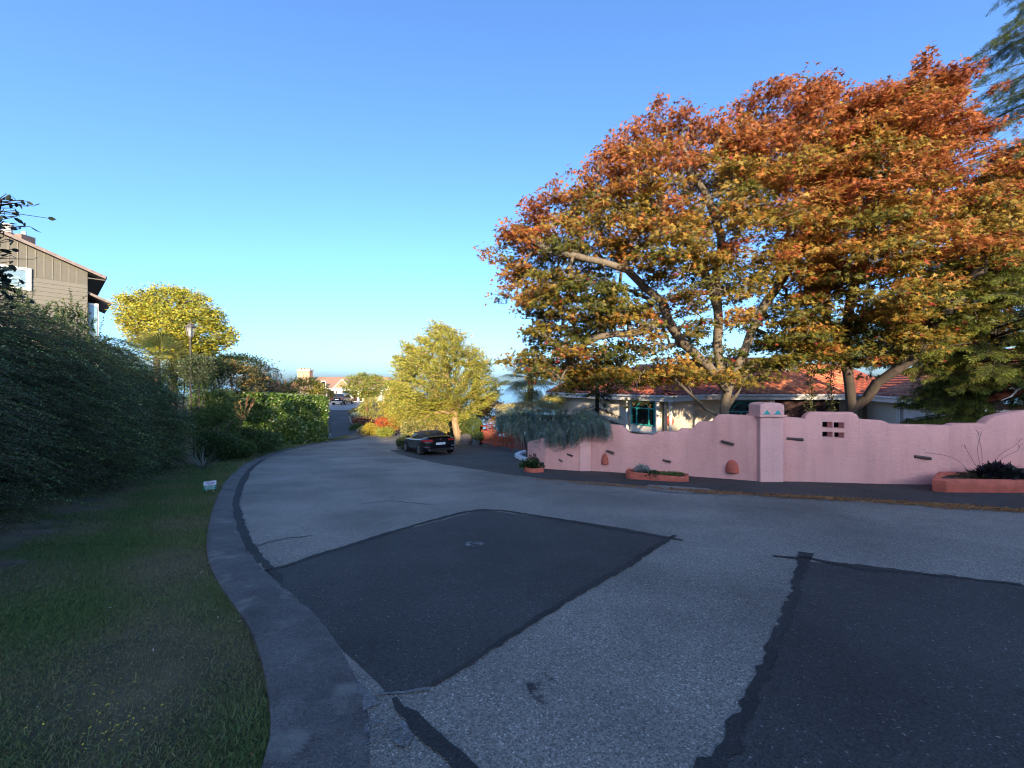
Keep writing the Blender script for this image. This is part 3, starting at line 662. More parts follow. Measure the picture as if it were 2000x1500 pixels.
# roof decks
def n_in(a, b): t, no = side(a, b); return -no
SL = 0.40
def zroof(i, p):
    a, b = SIDES[i]; return ZE + .03 + SL * (p - a).dot(n_in(a, b))
def deck(i, poly):
    mb = MB(); v = [Vector((p.x, p.y, zroof(i, p) - .02)) for p in poly]; mb.add(v, [tuple(range(len(v)))]); mb.build('roof_deck', M_TILE2, HOUSE)
hip = HBp + Vector((.205, 1.62)) * 4.5
deck(0, [HA, HBp, hip, HA + n_in(HA, HBp) * 4.5]); deck(1, [HBp, HC + Vector((1.2, 1.2)), HC + Vector((1.2, 1.2)) + n_in(HBp, HC) * 4.4, hip])
deck(2, [Vector((9, 22.6)), HD + Vector((3.5, 0)), Vector((23.9, 27.8)), Vector((9, 27.8))])
deck(3, [HD + Vector((.462, .887)) * 4, HE, HE + n_in(HD, HE) * 6.2, HD + Vector((.462, .887)) * 4 + n_in(HD, HE) * 6.2])
# back slopes so that the roof is a body
mb = MB(); mb.add([Vector((9, 27.8, 3.1)), Vector((23.9, 27.8, 3.1)), Vector((23.9, 34, .9)), Vector((9, 34, .9))], [(0, 1, 2, 3)])
q = HD + Vector((.462, .887)) * 4 + n_in(HD, HE) * 6.2; q2 = HE + n_in(HD, HE) * 6.2; q3 = q2 + n_in(HD, HE) * 6; q4 = q + n_in(HD, HE) * 6
mb.add([Vector((q.x, q.y, 3.5)), Vector((q2.x, q2.y, 3.5)), Vector((q3.x, q3.y, 1)), Vector((q4.x, q4.y, 1))], [(0, 1, 2, 3)])
q = HA + n_in(HA, HBp) * 4.5; q3 = q + n_in(HA, HBp) * 5; q4 = hip + n_in(HA, HBp) * 5
mb.add([Vector((q.x, q.y, 2.8)), Vector((hip.x, hip.y, 2.8)), Vector((q4.x, q4.y, .8)), Vector((q3.x, q3.y, .8))], [(0, 1, 2, 3)]); mb.build('roof_deck', M_TILE2, HOUSE)
# one S tile, shared by every copy
TW, TL = .36, .40
tv = []; tf = []
for j, (yy, zz) in enumerate(((0, .10), (TL + .05, .03))):
    for k in range(7):
        s = k / 6; tv.append(((s - .5) * TW, yy, zz + .066 * math.sin(s * 2 * math.pi + .3)))
for k in range(6): tf.append((k, k + 1, 8 + k, 7 + k))
base = len(tv)
for k in range(7): tv.append((tv[k][0], 0, tv[k][2] - .06))
for k in range(6): tf.append((base + k, base + k + 1, k + 1, k))
tile_me = []
for mm in (M_TILE, M_TILE2, M_TILE3):
    me = bpy.data.meshes.new('roof_tile'); me.from_pydata(tv, [], tf); me.materials.append(mm); me.polygons.foreach_set('use_smooth', np.ones(len(tf), bool)); tile_me.append(me)
tiles = []
def field(i, u0, u1, runmax, cond):
    a, b = SIDES[i]; t, no = side(a, b); ni = -no; sl = math.hypot(1, SL); cols = int((u1 - u0) / TW); rws = int(runmax * sl / TL)
    for r in range(rws):
        for c_ in range(cols):
            u = u0 + (c_ + .5) * TW; run = r * TL / sl - .06; p = a + t * u + ni * run
            pc = p + ni * .2
            if not cond(pc): continue
            z = ZE + .03 + SL * run
            X_ = Vector((t.x, t.y, 0)); Y_ = Vector((ni.x, ni.y, SL)).normalized(); Z_ = X_.cross(Y_)
            Mx = Matrix(((X_.x, Y_.x, Z_.x, p.x), (X_.y, Y_.y, Z_.y, p.y), (X_.z, Y_.z, Z_.z, z), (0, 0, 0, 1)))
            tiles.append((Mx, p, z))
field(0, 0, 11, 4.5, lambda p: zroof(0, p) <= zroof(1, p) + .05)
field(1, 0, 5.4, 4.4, lambda p: zroof(1, p) <= zroof(0, p) + .05 and zroof(1, p) >= zroof(2, p) - .1)
field(2, -1.2, 12, 5.2, lambda p: zroof(2, p) >= zroof(3, p) - .1 and (p.x > 13.6 or zroof(2, p) >= zroof(1, p) - .1))
field(3, -4, 11.9, 6.2, lambda p: zroof(3, p) >= zroof(2, p) - .1)
def seen(tile):
    _, p, z = tile; px = 1000 + F * p.x / p.y; py = 752 - F * (z - EYE) / p.y
    if 1450 < px < 1655 and py > 716: return 0
    if 1685 < px < 1800: return 1
    if 1095 < px < 1280: return 2
    return 3
order = sorted(range(len(tiles)), key=lambda i: (seen(tiles[i]), tiles[i][1].y))
hl = HOUSE.location; rest = MB()
for r, i in enumerate(order):
    Mx, p, z = tiles[i]
    if r < 300:
        o = bpy.data.objects.new('roof_tile', tile_me[random.choices((0, 1, 2), (5, 3, 2))[0]]); COL.objects.link(o); o.parent = HOUSE
        Mx = Mx.copy(); Mx.translation = Mx.translation - hl + Vector((0, 0, random.gauss(0, .004))); o.matrix_local = Mx
    else: rest.add([Mx @ Vector(v) for v in tv], tf)
o = rest.build('roof_tiles', M_TILE2, HOUSE, smooth=True); o['kind'] = 'stuff'
# upper storey behind the main slope
mb = MB(); mb.box((16.2, 27.6, 2.75), (6.6, 2.6, 1.1)); mb.build('upper_wall', M_CREAM, HOUSE)
mb = MB(); mb.box((16.2, 26.27, 2.32), (7.0, .12, .16)); mb.build('ledge', M_WHITE, HOUSE)
mb = MB(); mb.box((16.2, 27.5, 3.37), (7.6, 3.6, .14)); mb.build('upper_roof', M_TILE2, HOUSE)
for xx in (14.2, 16.2, 18.2):
    f = MB(); f.box((xx, 26.28, 2.82), (1.1, .06, .66)); f = f.build('upper_window', M_WHITE, HOUSE)
    g2 = MB(); g2.box((xx, 26.25, 2.82), (.94, .03, .5)); g2.build('pane', M_GLASS, f)
# teal framed bay window on the near wing
def bars(a, b, w, lst, th):
    mb = MB()
    for (u0, z0, u1, z1, wd) in lst:
        mb.bar(on(a, b, u0, w, z0), on(a, b, u1, w, z1), wd, th, up=tuple(Vector((*side(a, b)[1], 0))))
    return mb
a, b = SIDES[0]; U0, U1 = 8.02, 9.62; W0, W1 = -.42, .79
z0w, z1w = -.62, .68
bay = MB(); wbox(bay, a, b, -1.0, ZE - .25, -.7, -.32, U0 - .35, U1 + .35); bay.build('bay', M_WHITE, HOUSE)
mb = MB(); wbox(mb, a, b, -1.06, -.98, -.75, -.1, U0 - .55, U1 + .55); mb.build('bay_sill', M_WHITE, HOUSE)
win = bars(a, b, -.28, [(U0, z0w, U0, z1w, .07), (U1, z0w, U1, z1w, .07), (U0 - .03, z0w, U1 + .03, z0w, .07), (U0 - .03, z1w, U1 + .03, z1w, .07), (U0, z0w + .92, U1, z0w + .92, .06), (U0 + .38, z0w, U0 + .38, z0w + .92, .06), (U1 - .38, z0w, U1 - .38, z0w + .92, .06)], .06)
pts = [on(a, b, (U0 + U1) / 2 + .42 * math.cos(t), -.27, z0w + .92 + .33 * math.sin(t)) for t in np.linspace(0, math.pi, 13)]; win.tube(pts, .033, 6)
win = win.build('window', M_TEAL, HOUSE)
mb = MB(); wbox(mb, a, b, z0w, z1w, -.318, -.305, U0, U1); mb.build('pane', M_GLASS, win)
for (s_, u, rr) in ((0, U0 - .25, .09), (1, U1 + .28, .12)):
    mb = MB(); p0 = on(a, b, u, -.2, -1.0); mb.lathe(p0, [(rr * 1.2, 0), (rr, .08), (rr, 1.65), (rr * 1.2, 1.74)], 12); mb.build('column', M_WHITE, HOUSE, smooth=True)
mb = MB(); p0 = on(a, b, 10.75, -.12, -2.6); mb.lathe(p0, [(.1, 0), (.085, .2), (.085, 3.2), (.11, 3.33)], 12); mb.build('column', M_WHITE, HOUSE, smooth=True)
mb = MB(); t_, no_ = side(a, b); cpt = on(a, b, 10.42, -.48, -.28); mb.add([cpt + Vector((t_.x, t_.y, 0)) * .27 * math.cos(k * math.pi / 12) + Vector((0, 0, .27 * math.sin(k * math.pi / 12))) for k in range(24)] + [cpt + Vector((no_.x, no_.y, 0)) * .05 + Vector((t_.x, t_.y, 0)) * .22 * math.cos(k * math.pi / 12) + Vector((0, 0, .22 * math.sin(k * math.pi / 12))) for k in range(24)], [(k, (k + 1) % 24, 24 + (k + 1) % 24, 24 + k) for k in range(24)] + [tuple(range(24, 48))])
mb.build('medallion', M_TERRA, HOUSE)
mb = MB(); wbox(mb, a, b, -3.0, -1.05, -.62, -.45, 7.0, 11.0); mb.build('plinth', mat('sand_stucco', (.60, .42, .20), .9, 3, .15, .2, 30), HOUSE)
# side strip window right of the bay, front windows and a flat dark panel standing in for porch shade on the main face
mb = MB(); wbox(mb, a, b, z0w - .1, z1w + .05, -.6, -.56, 10.0, 10.16); mb.build('shutter', M_TEAL, HOUSE)
a, b = SIDES[2]
for (u0, u1) in ((1.5, 3.5),):
    f = bars(a, b, -.55, [(u0, -.9, u0, .6, .08), (u1, -.9, u1, .6, .08), (u0, -.9, u1, -.9, .08), (u0, .6, u1, .6, .08), (u0, .0, u1, .0, .06), ((u0 + u1) / 2, -.9, (u0 + u1) / 2, 0, .06)], .08)
    f.tube([on(a, b, (u0 + u1) / 2 + .55 * math.cos(t), -.54, .0 + .5 * math.sin(t)) for t in np.linspace(0, math.pi, 13)], .04, 6)
    f = f.build('window', M_TEAL, HOUSE); mb = MB(); wbox(mb, a, b, -.9, .6, -.595, -.58, u0, u1); mb.build('pane', M_GLASS, f)
mb = MB(); wbox(mb, a, b, -2.8, .7, -.6, -.57, 4.4, 8.4); mb.build('porch_shade_panel', M_DARKIN, HOUSE)
mb = MB(); wbox(mb, a, b, -2.8, .74, -.6, -.3, 4.05, 4.35); mb.build('porch_post', M_WHITE, HOUSE)
# garage doors with fan lights on the projecting wing
a, b = SIDES[3]; L = (b - a).length
for (u0, u1) in ((4.2, 6.4), (6.7, 9.0)):
    mb = MB(); wbox(mb, a, b, -2.6, .42, -.6, -.55, u0, u1); gd = mb.build('garage_door', M_WHITE, HOUSE)
    nf = 2
    for k in range(nf):
        cu = u0 + (u1 - u0) * (k + .5) / nf; R_ = (u1 - u0) / nf * .40
        cpt = [on(a, b, cu + R_ * math.cos(t), -.54, -.32 + R_ * .85 * math.sin(t)) for t in np.linspace(0, math.pi, 13)]
        mb = MB(); mb.add(cpt, [tuple(range(13))]); fw = mb.build('fan_light', M_GLASS, gd)
        mb = MB(); cc = on(a, b, cu, -.535, -.32)
        for t in (math.pi * .25, math.pi * .5, math.pi * .75): mb.bar(cc, on(a, b, cu + R_ * math.cos(t), -.535, -.32 + R_ * .85 * math.sin(t)), .04, .02, up=tuple(Vector((*side(a, b)[1], 0))))
        mb.build('glazing_bar', M_WHITE, gd)
for u in (3.8, 4.05, 6.55, 9.2):
    mb = MB(); wbox(mb, a, b, -2.7, .76, -.6, -.45, u - .09, u + .06); mb.build('pilaster', M_WHITE, HOUSE)

# ================================================================ beige house on the bank at left
M_BEIGE = mat('beige_siding', (.155, .145, .118), .75, 3, .06, .1, 30, stretch=(1, 1, 8))
M_BEIGE2 = mat('beige_panel', (.125, .116, .093), .75, 3, .06)
M_BATTEN = mat('batten', (.21, .19, .145), .7)
M_ROOFED = mat('roof_edge', (.21, .165, .145), .7)
M_CHROOF = mat('shingle', (.12, .10, .09), .9, 8, .3)
BC = Vector((-27.6, 25.0)); BT = Vector((.64, .77)).normalized(); BN = Vector((BT.y, -BT.x))       # the gable runs towards BT, faces BN
BH = empty('beige_house', (-28, 24, float(G(-28, 24))), 'beige clapboard house with low gable and white window above the shrubs', 'house')
def bw(u, w, z): p = BC + BT * u + BN * w; return Vector((p.x, p.y, z))
def bbox(mb, u0, u1, w0, w1, z0, z1): return mb.add([bw(u, w, z) for z in (z0, z1) for u, w in ((u0, w0), (u1, w0), (u1, w1), (u0, w1))], [(3, 2, 1, 0), (4, 5, 6, 7), (0, 1, 5, 4), (1, 2, 6, 5), (2, 3, 7, 6), (3, 0, 4, 7)])
def zg(u): return 8.93 - .43 * (u)                         # underside of the rake along the gable, u<0 is towards the ridge
zb0 = 0.0; bh = .262; zsp = 8.35
nb_ = int((zsp - zb0) / bh)
for k in range(nb_):
    z = zb0 + k * bh
    mb = MB(); mb.add([bw(u, w, zz) for u in (-13, 0) for (w, zz) in ((-.1, z), (.032, z), (.008, z + bh - .004), (-.1, z + bh - .004))], [(0, 1, 2, 3), (7, 6, 5, 4), (0, 4, 5, 1), (1, 5, 6, 2), (2, 6, 7, 3), (3, 7, 4, 0)])
    mb.build('board', M_BEIGE, BH)
ztop = zb0 + nb_ * bh
mb = MB(); pts = [bw(0, 0, ztop), bw(0, 0, zg(0)), bw(-7.5, 0, zg(-7.5)), bw(-13, 0, zg(-7.5) - 2), bw(-13, 0, ztop)]
mb.prism(pts, Vector((BN.x, BN.y, 0)) * -.1, Vector((BN.x, BN.y, 0)) * .012); mb.build('gable_panel', M_BEIGE2, BH)
for k in range(22):
    u = -.45 - k * .335
    mb = MB(); bbox(mb, u - .02, u + .02, .013, .03, ztop + .01, zg(u) - .02); mb.build('batten', M_BATTEN, BH)
mb = MB(); bbox(mb, -13, 0, -7, -.11, -.2, 8.3); mb.build('wall', M_BEIGE2, BH)
rk = [bw(.8, .35, zg(.8)), bw(.8, .35, zg(.8) + .2), bw(-7.5, .35, zg(-7.5) + .2), bw(-7.5, .35, zg(-7.5))]
v3 = Vector((BN.x, BN.y, 0)); mb = MB(); mb.prism(rk, v3 * 0, v3 * .05); mb.build('rake_board', M_ROOFED, BH)
mb = MB(); mb.prism([bw(.85, 0, zg(.85) + .06), bw(.85, 0, zg(.85) + .2), bw(-7.5, 0, zg(-7.5) + .22), bw(-7.5, 0, zg(-7.5) + .08)], v3 * -7.5, v3 * .348); mb.build('roof', M_CHROOF, BH)
mb = MB(); bbox(mb, .02, .78, -7, .3, zg(.8) - .1, zg(.8) - .04); mb.build('soffit', M_BEIGE2, BH)
# white framed window
w0, w1, zz0, zz1 = -6.5, -2.28, 7.28, 8.62
f = MB(); bbox(f, w0, w1, .03, .10, zz0, zz0 + .16); bbox(f, w0, w1, .03, .10, zz1 - .16, zz1); bbox(f, w1 - .2, w1, .03, .098, zz0 + .16, zz1 - .16); bbox(f, w0, w0 + .2, .03, .098, zz0 + .16, zz1 - .16)
f = f.build('window', M_WHITE, BH); mb = MB(); bbox(mb, w0 + .2, w1 - .2, .035, .05, zz0 + .16, zz1 - .16); mb.build('pane', mat('pane_painted_reflection', (.16, .24, .28), .1, 2, .3, spec=.8), f)  # pale blue base colour paints the sky reflected in the pane
for rr in (.26, .15):
    mb = MB(); mb.tube([bw(w1 - .62 + rr * math.cos(t), .055, zz0 + .5 + rr * math.sin(t)) for t in np.linspace(0, 2 * math.pi, 20)], .03, 5); mb.build('swirl_ornament', mat('swirl', (.35, .5, .48), .5), f)
# lower side roof and sun room glass beyond the corner
mb = MB(); mb.prism([bw(.0, -.4, 7.55), bw(.0, -.4, 7.72), bw(1.1, -.4, 7.18), bw(1.1, -.4, 7.03)], v3 * -5, v3 * .3); mb.build('side_roof', M_ROOFED, BH)
mb = MB(); bbox(mb, .05, .5, -4, -.3, 0, 7.0); sr = mb.build('sun_room', M_WHITE, BH)
mb = MB(); bbox(mb, .1, .44, -.29, -.27, 4.2, 6.85); mb.build('pane', mat('painted_sky_glass', (.2, .34, .42), .08, 2, .2, spec=.8), sr)  # sky tint in the base colour stands in for a reflection
# chimneys and vents on the roof
mb = MB(); mb.box(bw(-2.7, -1.6, zg(-2.7) + .45), (.9, .7, .7)); ck = mb.build('chimney', mat('chimney_brick', (.22, .15, .12), .9, 6, .3), BH)
mb = MB(); mb.lathe(bw(-3.2, -1.4, zg(-2.7) + .8), [(.2, 0), (.2, .4), (.24, .42), (.24, .5)], 12); mb.build('vent_cap', M_WHITE, ck)
mb = MB(); mb.lathe(bw(-2.6, -1.6, zg(-2.7) + .8), [(.1, 0), (.1, .3)], 8); mb.build('flue', M_GUT, ck)
mb = MB(); mb.box(bw(-4.9, -1.6, zg(-4.9) + .3), (.8, .6, .35)); mb.build('roof_vent', M_GUT, BH)

# ================================================================ far house at the top of the drive
M_BROOF = mat('brown_shingle', (.30, .175, .115), .85, 5, .2, .2, 40)
FH = empty('far_house', (-30, 70, -1.4), 'low brown roofed house with brick chimney at the top of the drive', 'house')
y0 = 69.0
def fx(px, y=y0): return (px - 1000) / F * y
def fz(py, y=y0): return EYE - (py - 752) / F * y
mb = MB(); mb.add([(fx(560), y0, -1.9), (fx(775), y0, -1.9), (fx(775), y0, fz(764)), (fx(560), y0, fz(764)), (fx(560), y0 + 9, -1.9), (fx(775), y0 + 9, -1.9), (fx(775), y0 + 9, fz(764)), (fx(560), y0 + 9, fz(764))], [(0, 1, 2, 3), (1, 5, 6, 2), (5, 4, 7, 6), (4, 0, 3, 7)]); mb.build('wall', M_CREAM, FH)
rz = fz(736, y0 + 5) ; ez = fz(763)
mb = MB(); mb.add([(fx(548), y0 - .6, ez), (fx(785), y0 - .6, ez), (fx(740), y0 + 5, rz), (fx(590), y0 + 5, rz), (fx(548), y0 + 10.5, ez), (fx(785), y0 + 10.5, ez)], [(0, 1, 2, 3), (3, 2, 5, 4), (0, 3, 4), (1, 5, 2), (0, 4, 5, 1)]); rf = mb.build('roof', M_BROOF, FH)
mb = MB()
for (gx, gz_, yy) in ((668, 743, y0 - .9), (680, 752, y0 - 1.3)):
    mb.prism([(fx(gx - 22, yy), yy, fz(764, yy)), (fx(gx + 24, yy), yy, fz(764, yy)), (fx(gx, yy), yy, fz(gz_ - 2, yy))], (0, 0, 0), (0, 5, 0))
mb.build('front_gable', M_BROOF, FH)
mb = MB()
for (gx, gz_, yy) in ((668, 743, y0 - .92), (680, 752, y0 - 1.32)):
    for sgn in (-22, 24): mb.bar((fx(gx + sgn, yy), yy, fz(764, yy) + .05), (fx(gx, yy), yy, fz(gz_ - 2, yy) + .05), .1, .22, up=(0, 1, 0))
mb.build('barge_board', M_CREAM, FH)
mb = MB(); mb.box((fx(596, 71), 71, fz(737, 71)), (2.2, 1.2, 2.4)); ck = mb.build('chimney', mat('far_brick', (.45, .27, .17), .9, 6, .2), FH)
mb = MB(); mb.box((fx(596, 71), 71, fz(731, 71) + .75), (2.5, 1.5, .2)); mb.build('chimney_band', M_CREAM, ck)
for k in range(4):
    mb = MB(); mb.box((fx(587 + k * 5.6, 71), 71, fz(726, 71) + .42), (.34, .34, .5)); mb.build('chimney_pot', MATS['far_brick'], ck)
mb = MB(); mb.box((fx(700), y0 - 2.0, fz(760.5, y0 - 2)), (14.0, 3.8, .42)); mb.build('carport_roof', M_WHITE, FH)
for q in (639, 655, 662, 667, 700, 745):
    mb = MB(); mb.box((fx(q, y0 - 3.4), y0 - 3.4, (-1.5 + fz(763, y0 - 3.4)) / 2), (.34, .34, fz(763, y0 - 3.4) + 1.5)); mb.build('post', M_WHITE, FH)
f = MB(); f.box((fx(632), y0 - .05, fz(751)), (.9, .1, 1.3)); f = f.build('window', M_WHITE, FH); mb = MB(); mb.box((fx(632), y0 - .11, fz(751)), (.7, .04, 1.1)); mb.build('pane', M_GLASS, f)
mb = MB(); mb.box((fx(651, y0), y0 - .04, -.35), (1.1, .08, 2.1)); mb.build('door', M_DARKIN, FH)
mb = MB(); mb.box((fx(678, y0), y0 - .04, -.3), (2.4, .08, 2.0)); mb.build('garage_door', M_WHITE, FH)
mb = MB(); mb.box((fx(699, y0), y0 - .04, -.4), (1.6, .08, 1.8)); mb.build('garage_shade_panel', M_DARKIN, FH)  # flat dark slab paints the unlit inside of the garage

# ================================================================ vegetation
M_LEAF = leafmat('leaf', .3, .1)
M_BARK = mat('bark_pale', (.125, .10, .072), .9, 7, .4, .6, 22, stretch=(1, 1, .35))
M_BARKD = mat('bark_dark', (.05, .038, .03), .95, 7, .35, .6, 22, stretch=(1, 1, .35))  # on the second maple this dark tone stands in for shade
M_BARKR = mat('bark_red', (.30, .10, .05), .8, 7, .3)
SUNV = -np.array(LDIR)
def sample_poly(poly, n, rng=RNG):
    P_ = np.array(poly); lo = P_.min(0); hi = P_.max(0); out = np.zeros((0, 2))
    while len(out) < n:
        q = lo + (hi - lo) * rng.random((n * 2, 2)); q = q[in_poly(q[:, 0], q[:, 1], poly)]; out = np.concatenate([out, q])
    return out[:n]
def unproj(px, py, D): return np.stack([(px - 1000) / F * D, D, EYE - (py - 752) / F * D], 1)
def plates(cl, per, rxy, rz, size, pal_fn, T, flat=.75, name='crown', parent=None, m=None, droop=.3, sizej=.3, heading=None):
    """leaf layers: every cluster is a flattish spray of leaves"""
    M = len(cl); R = np.repeat(np.arange(M), per); n = len(R)
    sc = (0.65 + .7 * RNG.random(M))[R]
    th = RNG.random(n) * 2 * np.pi; r = np.sqrt(RNG.random(n)) * rxy * sc
    off = np.stack([r * np.cos(th), r * np.sin(th), RNG.normal(0, rz, n) * sc - .25 * r * r / rxy], 1)
    pos = cl[R] + off
    u = np.stack([np.cos(th) + RNG.normal(0, .6, n), np.sin(th) + RNG.normal(0, .6, n), -droop + RNG.normal(0, .35, n)], 1)
    nr = RNG.normal(0, .5, (n, 3)) + np.array([0, 0, flat]) + SUNV * .75
    s = size * (1 - sizej + 2 * sizej * RNG.random(n))
    return leaves(name, pos, u, nr, s, T, pal_fn(pos, R, n), m or M_LEAF, parent)

# ---- the two Japanese maples behind the wall
RED = np.array([.29, .078, .028]); ORA = np.array([.34, .125, .032]); YEL = np.array([.32, .20, .032]); GRN = np.array([.07, .085, .016]); OLV = np.array([.16, .14, .024])
# stretches of limb that carry no foliage of their own in front
BARE = [[(1385, 715), (1335, 672), (1305, 625), (1293, 590), (1262, 565), (1215, 528), (1160, 508)], [(1402, 690), (1403, 610), (1398, 540)], [(1445, 705), (1470, 645), (1492, 600), (1530, 545)], [(1408, 470), (1385, 390), (1360, 345)], [(1655, 690), (1665, 600)], [(1250, 640), (1180, 655)]]
def maple(name, label, poly, Dc, half, hollow, limbs, nclump, seed, zlo, zhi, rmax, tilt=0.0, bark=None):
    bark = bark or M_BARK
    rng = np.random.default_rng(seed)
    # flat sprays of foliage on the outside, sparser greener leaves in the shade inside
    q = sample_poly(poly, nclump * 4, rng); d = poly_dist(q[:, 0], q[:, 1], poly); hol = in_poly(q[:, 0], q[:, 1], hollow)
    ok = []; acc = np.zeros((0, 2))
    for i_ in range(len(q)):
        if hol[i_] and rng.random() < .85: continue
        if len(acc) and np.min(np.hypot((acc[:, 0] - q[i_, 0]) / 36, (acc[:, 1] - q[i_, 1]) / 21)) < 1: continue
        acc = np.concatenate([acc, q[i_:i_ + 1]]); ok.append(i_)
    q, d = q[ok], d[ok]; hd = np.minimum(d / F * Dc * 1.15 + .25, half); t = np.where(rng.random(len(q)) < .72, rng.uniform(-1, -.45, len(q)), rng.uniform(-.3, 1, len(q)))
    cc = unproj(q[:, 0], q[:, 1], np.maximum(Dc + t * hd, 10.7)); ncl_ = rng.integers(5, 13, len(cc)); idx = np.repeat(np.arange(len(cc)), ncl_)
    of = rng.normal(0, 1, (len(idx), 3)) * [.46, .46, .13]; of[:, 2] -= .28 * (of[:, 0] ** 2 + of[:, 1] ** 2)
    cl1 = cc[idx] + of; t1 = t[idx]; d1 = d[idx]
    cpx = 1000 + F * cl1[:, 0] / cl1[:, 1]; cpy = 752 - F * (cl1[:, 2] - EYE) / cl1[:, 1]; hide = np.zeros(len(cl1), bool)
    for bare in BARE:
        for (ax, ay), (bx_, by_) in zip(bare[:-1], bare[1:]):
            L2_ = (bx_ - ax) ** 2 + (by_ - ay) ** 2; s_ = np.clip(((cpx - ax) * (bx_ - ax) + (cpy - ay) * (by_ - ay)) / L2_, 0, 1); hide |= (np.hypot(cpx - ax - s_ * (bx_ - ax), cpy - ay - s_ * (by_ - ay)) < 24) & (t1 < .2)
    hide &= rng.random(len(cl1)) < .9; cl1, t1, d1, idx = cl1[~hide], t1[~hide], d1[~hide], idx[~hide]
    q2 = sample_poly(poly, int(len(idx) * .38), rng); d2 = poly_dist(q2[:, 0], q2[:, 1], poly); t2 = rng.uniform(-.2, 1, len(q2)); h2 = np.minimum(d2 / F * Dc * 1.1 + .2, half)
    cl2 = unproj(q2[:, 0], q2[:, 1], Dc + t2 * h2); cl = np.concatenate([cl1, cl2]); t = np.concatenate([t1, t2]); d = np.concatenate([d1, d2]); inner = np.r_[np.zeros(len(cl1)), np.ones(len(cl2))]
    clumpn = np.r_[rng.normal(0, .17, len(cc))[idx], rng.normal(0, .1, len(cl2))]
    pa = np.array(poly, float); cen = pa.mean(0); e = rng.integers(0, len(pa), 150); ft = rng.random((150, 1)); ed = pa[e] * (1 - ft) + pa[(e + 1) % len(pa)] * ft; od = ed - cen; od /= np.linalg.norm(od, axis=1, keepdims=True); od[:, 1] -= .25
    sg = ed + od * rng.uniform(0, 22, (150, 1)); sg = sg[(sg[:, 1] < 680)]; spr = unproj(sg[:, 0], sg[:, 1], Dc + rng.uniform(-.6, .6, len(sg)))
    root = limbs[0][0]; T_ = empty(name, (root[0], root[1], root[2]), label, 'tree', 'red maples behind the wall')
    A, B, ra, rb = grow(limbs, np.concatenate([cl, spr]), rtip=.0075, rmax=rmax, arch=.12, expo=.5)
    tubes('trunk', A, B, ra, rb, bark, T_, 7)
    hgt = np.clip((cl[:, 2] - zlo) / (zhi - zlo), 0, 1)
    warm = np.clip(.12 + hgt * .72 + clumpn + .12 * np.clip(1 - d / 60, 0, 1) - .3 * inner, 0, 1)
    def pal(pos, R, n):
        w = np.clip(warm[R] + RNG.normal(0, .13, n), 0, 1)[:, None]
        c = np.where(w < .3, GRN + (OLV - GRN) * w / .3, np.where(w < .5, OLV + (YEL - OLV) * (w - .3) / .2, np.where(w < .7, YEL + (ORA - YEL) * (w - .5) / .2, ORA + (RED - ORA) * np.clip((w - .7) / .45, 0, 1))))
        hot = RNG.random(n) < .025; c[hot] = [.26, .035, .03]
        return np.clip(c * (1 + RNG.normal(0, .2, (n, 1))), .01, .8)
    plates(cl, 60, .40, .07, .096, pal, T_MAP, .5, 'crown', T_, leafmat('maple_leaf', .4, .08, .5), sizej=.5)
    nsp = len(spr); wsp = np.clip((spr[:, 2] - zlo) / (zhi - zlo) * .8 + .3, 0, .95)
    def pal2(pos, R, n):
        c = YEL + (RED - YEL) * np.clip(wsp[R] + RNG.normal(0, .15, n), 0, 1)[:, None]; return np.clip(c * (1 + RNG.normal(0, .2, (n, 1))), .01, .8)
    plates(spr, 15, .26, .12, .12, pal2, T_MAP, .3, 'outer_sprigs', T_, MATS['maple_leaf'])
    return T_
poly1 = [(955, 492), (1010, 452), (1022, 432), (1060, 402), (1110, 362), (1150, 340), (1200, 292), (1230, 267), (1275, 252), (1285, 207), (1312, 240), (1340, 226), (1380, 240), (1440, 232), (1470, 192), (1520, 167), (1560, 165), (1600, 155), (1650, 180), (1700, 195), (1700, 300), (1650, 400), (1610, 520), (1600, 640), (1575, 715), (1530, 705), (1490, 700), (1445, 742), (1330, 735), (1240, 757), (1150, 738), (1118, 765), (1080, 735), (1028, 718), (1020, 690), (1055, 625), (985, 570), (1003, 520)]
hol1 = [(1250, 480), (1380, 450), (1600, 430), (1600, 640), (1540, 700), (1450, 690), (1400, 640), (1310, 655), (1210, 560)]
g1 = float(G(7.45, 13.6))
L1 = [[P(1415, 860, 13.6) * 1 + Vector((0, 0, -.1)), P(1414, 800, 13.6), P(1418, 762, 13.6)],
      [P(1418, 762, 13.6), P(1385, 715, 13.3), P(1335, 672, 12.9), P(1305, 625, 12.6), P(1293, 590, 12.4), P(1262, 565, 12.2), P(1225, 530, 12), P(1180, 512, 11.9), P(1120, 500, 11.8), P(1060, 490, 11.9)],
      [P(1412, 745, 13.6), P(1402, 690, 13.9), P(1403, 610, 14), P(1398, 540, 14), P(1410, 460, 13.9), P(1385, 390, 13.6), P(1350, 330, 13.3), P(1330, 280, 13.2)],
      [P(1420, 758, 13.6), P(1448, 700, 13.7), P(1470, 645, 13.8), P(1492, 600, 13.8), P(1535, 540, 13.8), P(1570, 470, 13.6), P(1590, 380, 13.4), P(1600, 280, 13.2)],
      [P(1300, 610, 12.6), P(1270, 640, 12.1), P(1230, 650, 11.8), P(1170, 660, 11.6), P(1110, 690, 11.7)],
      [P(1400, 600, 14), P(1350, 480, 13.2), P(1300, 420, 12.8), P(1240, 380, 12.6), P(1180, 370, 12.6)],
      [P(1414, 820, 13.6), P(1380, 800, 13.2), P(1350, 770, 12.9), P(1320, 745, 12.8)], [P(1420, 800, 13.6), P(1440, 765, 13.4), P(1456, 735, 13.4)]]
maple('maple_tree', 'broad orange red maple with pale forking limbs behind the pillar', poly1, 13.6, 3.4, hol1, L1, 460, 11, .8, 10.6, .155)
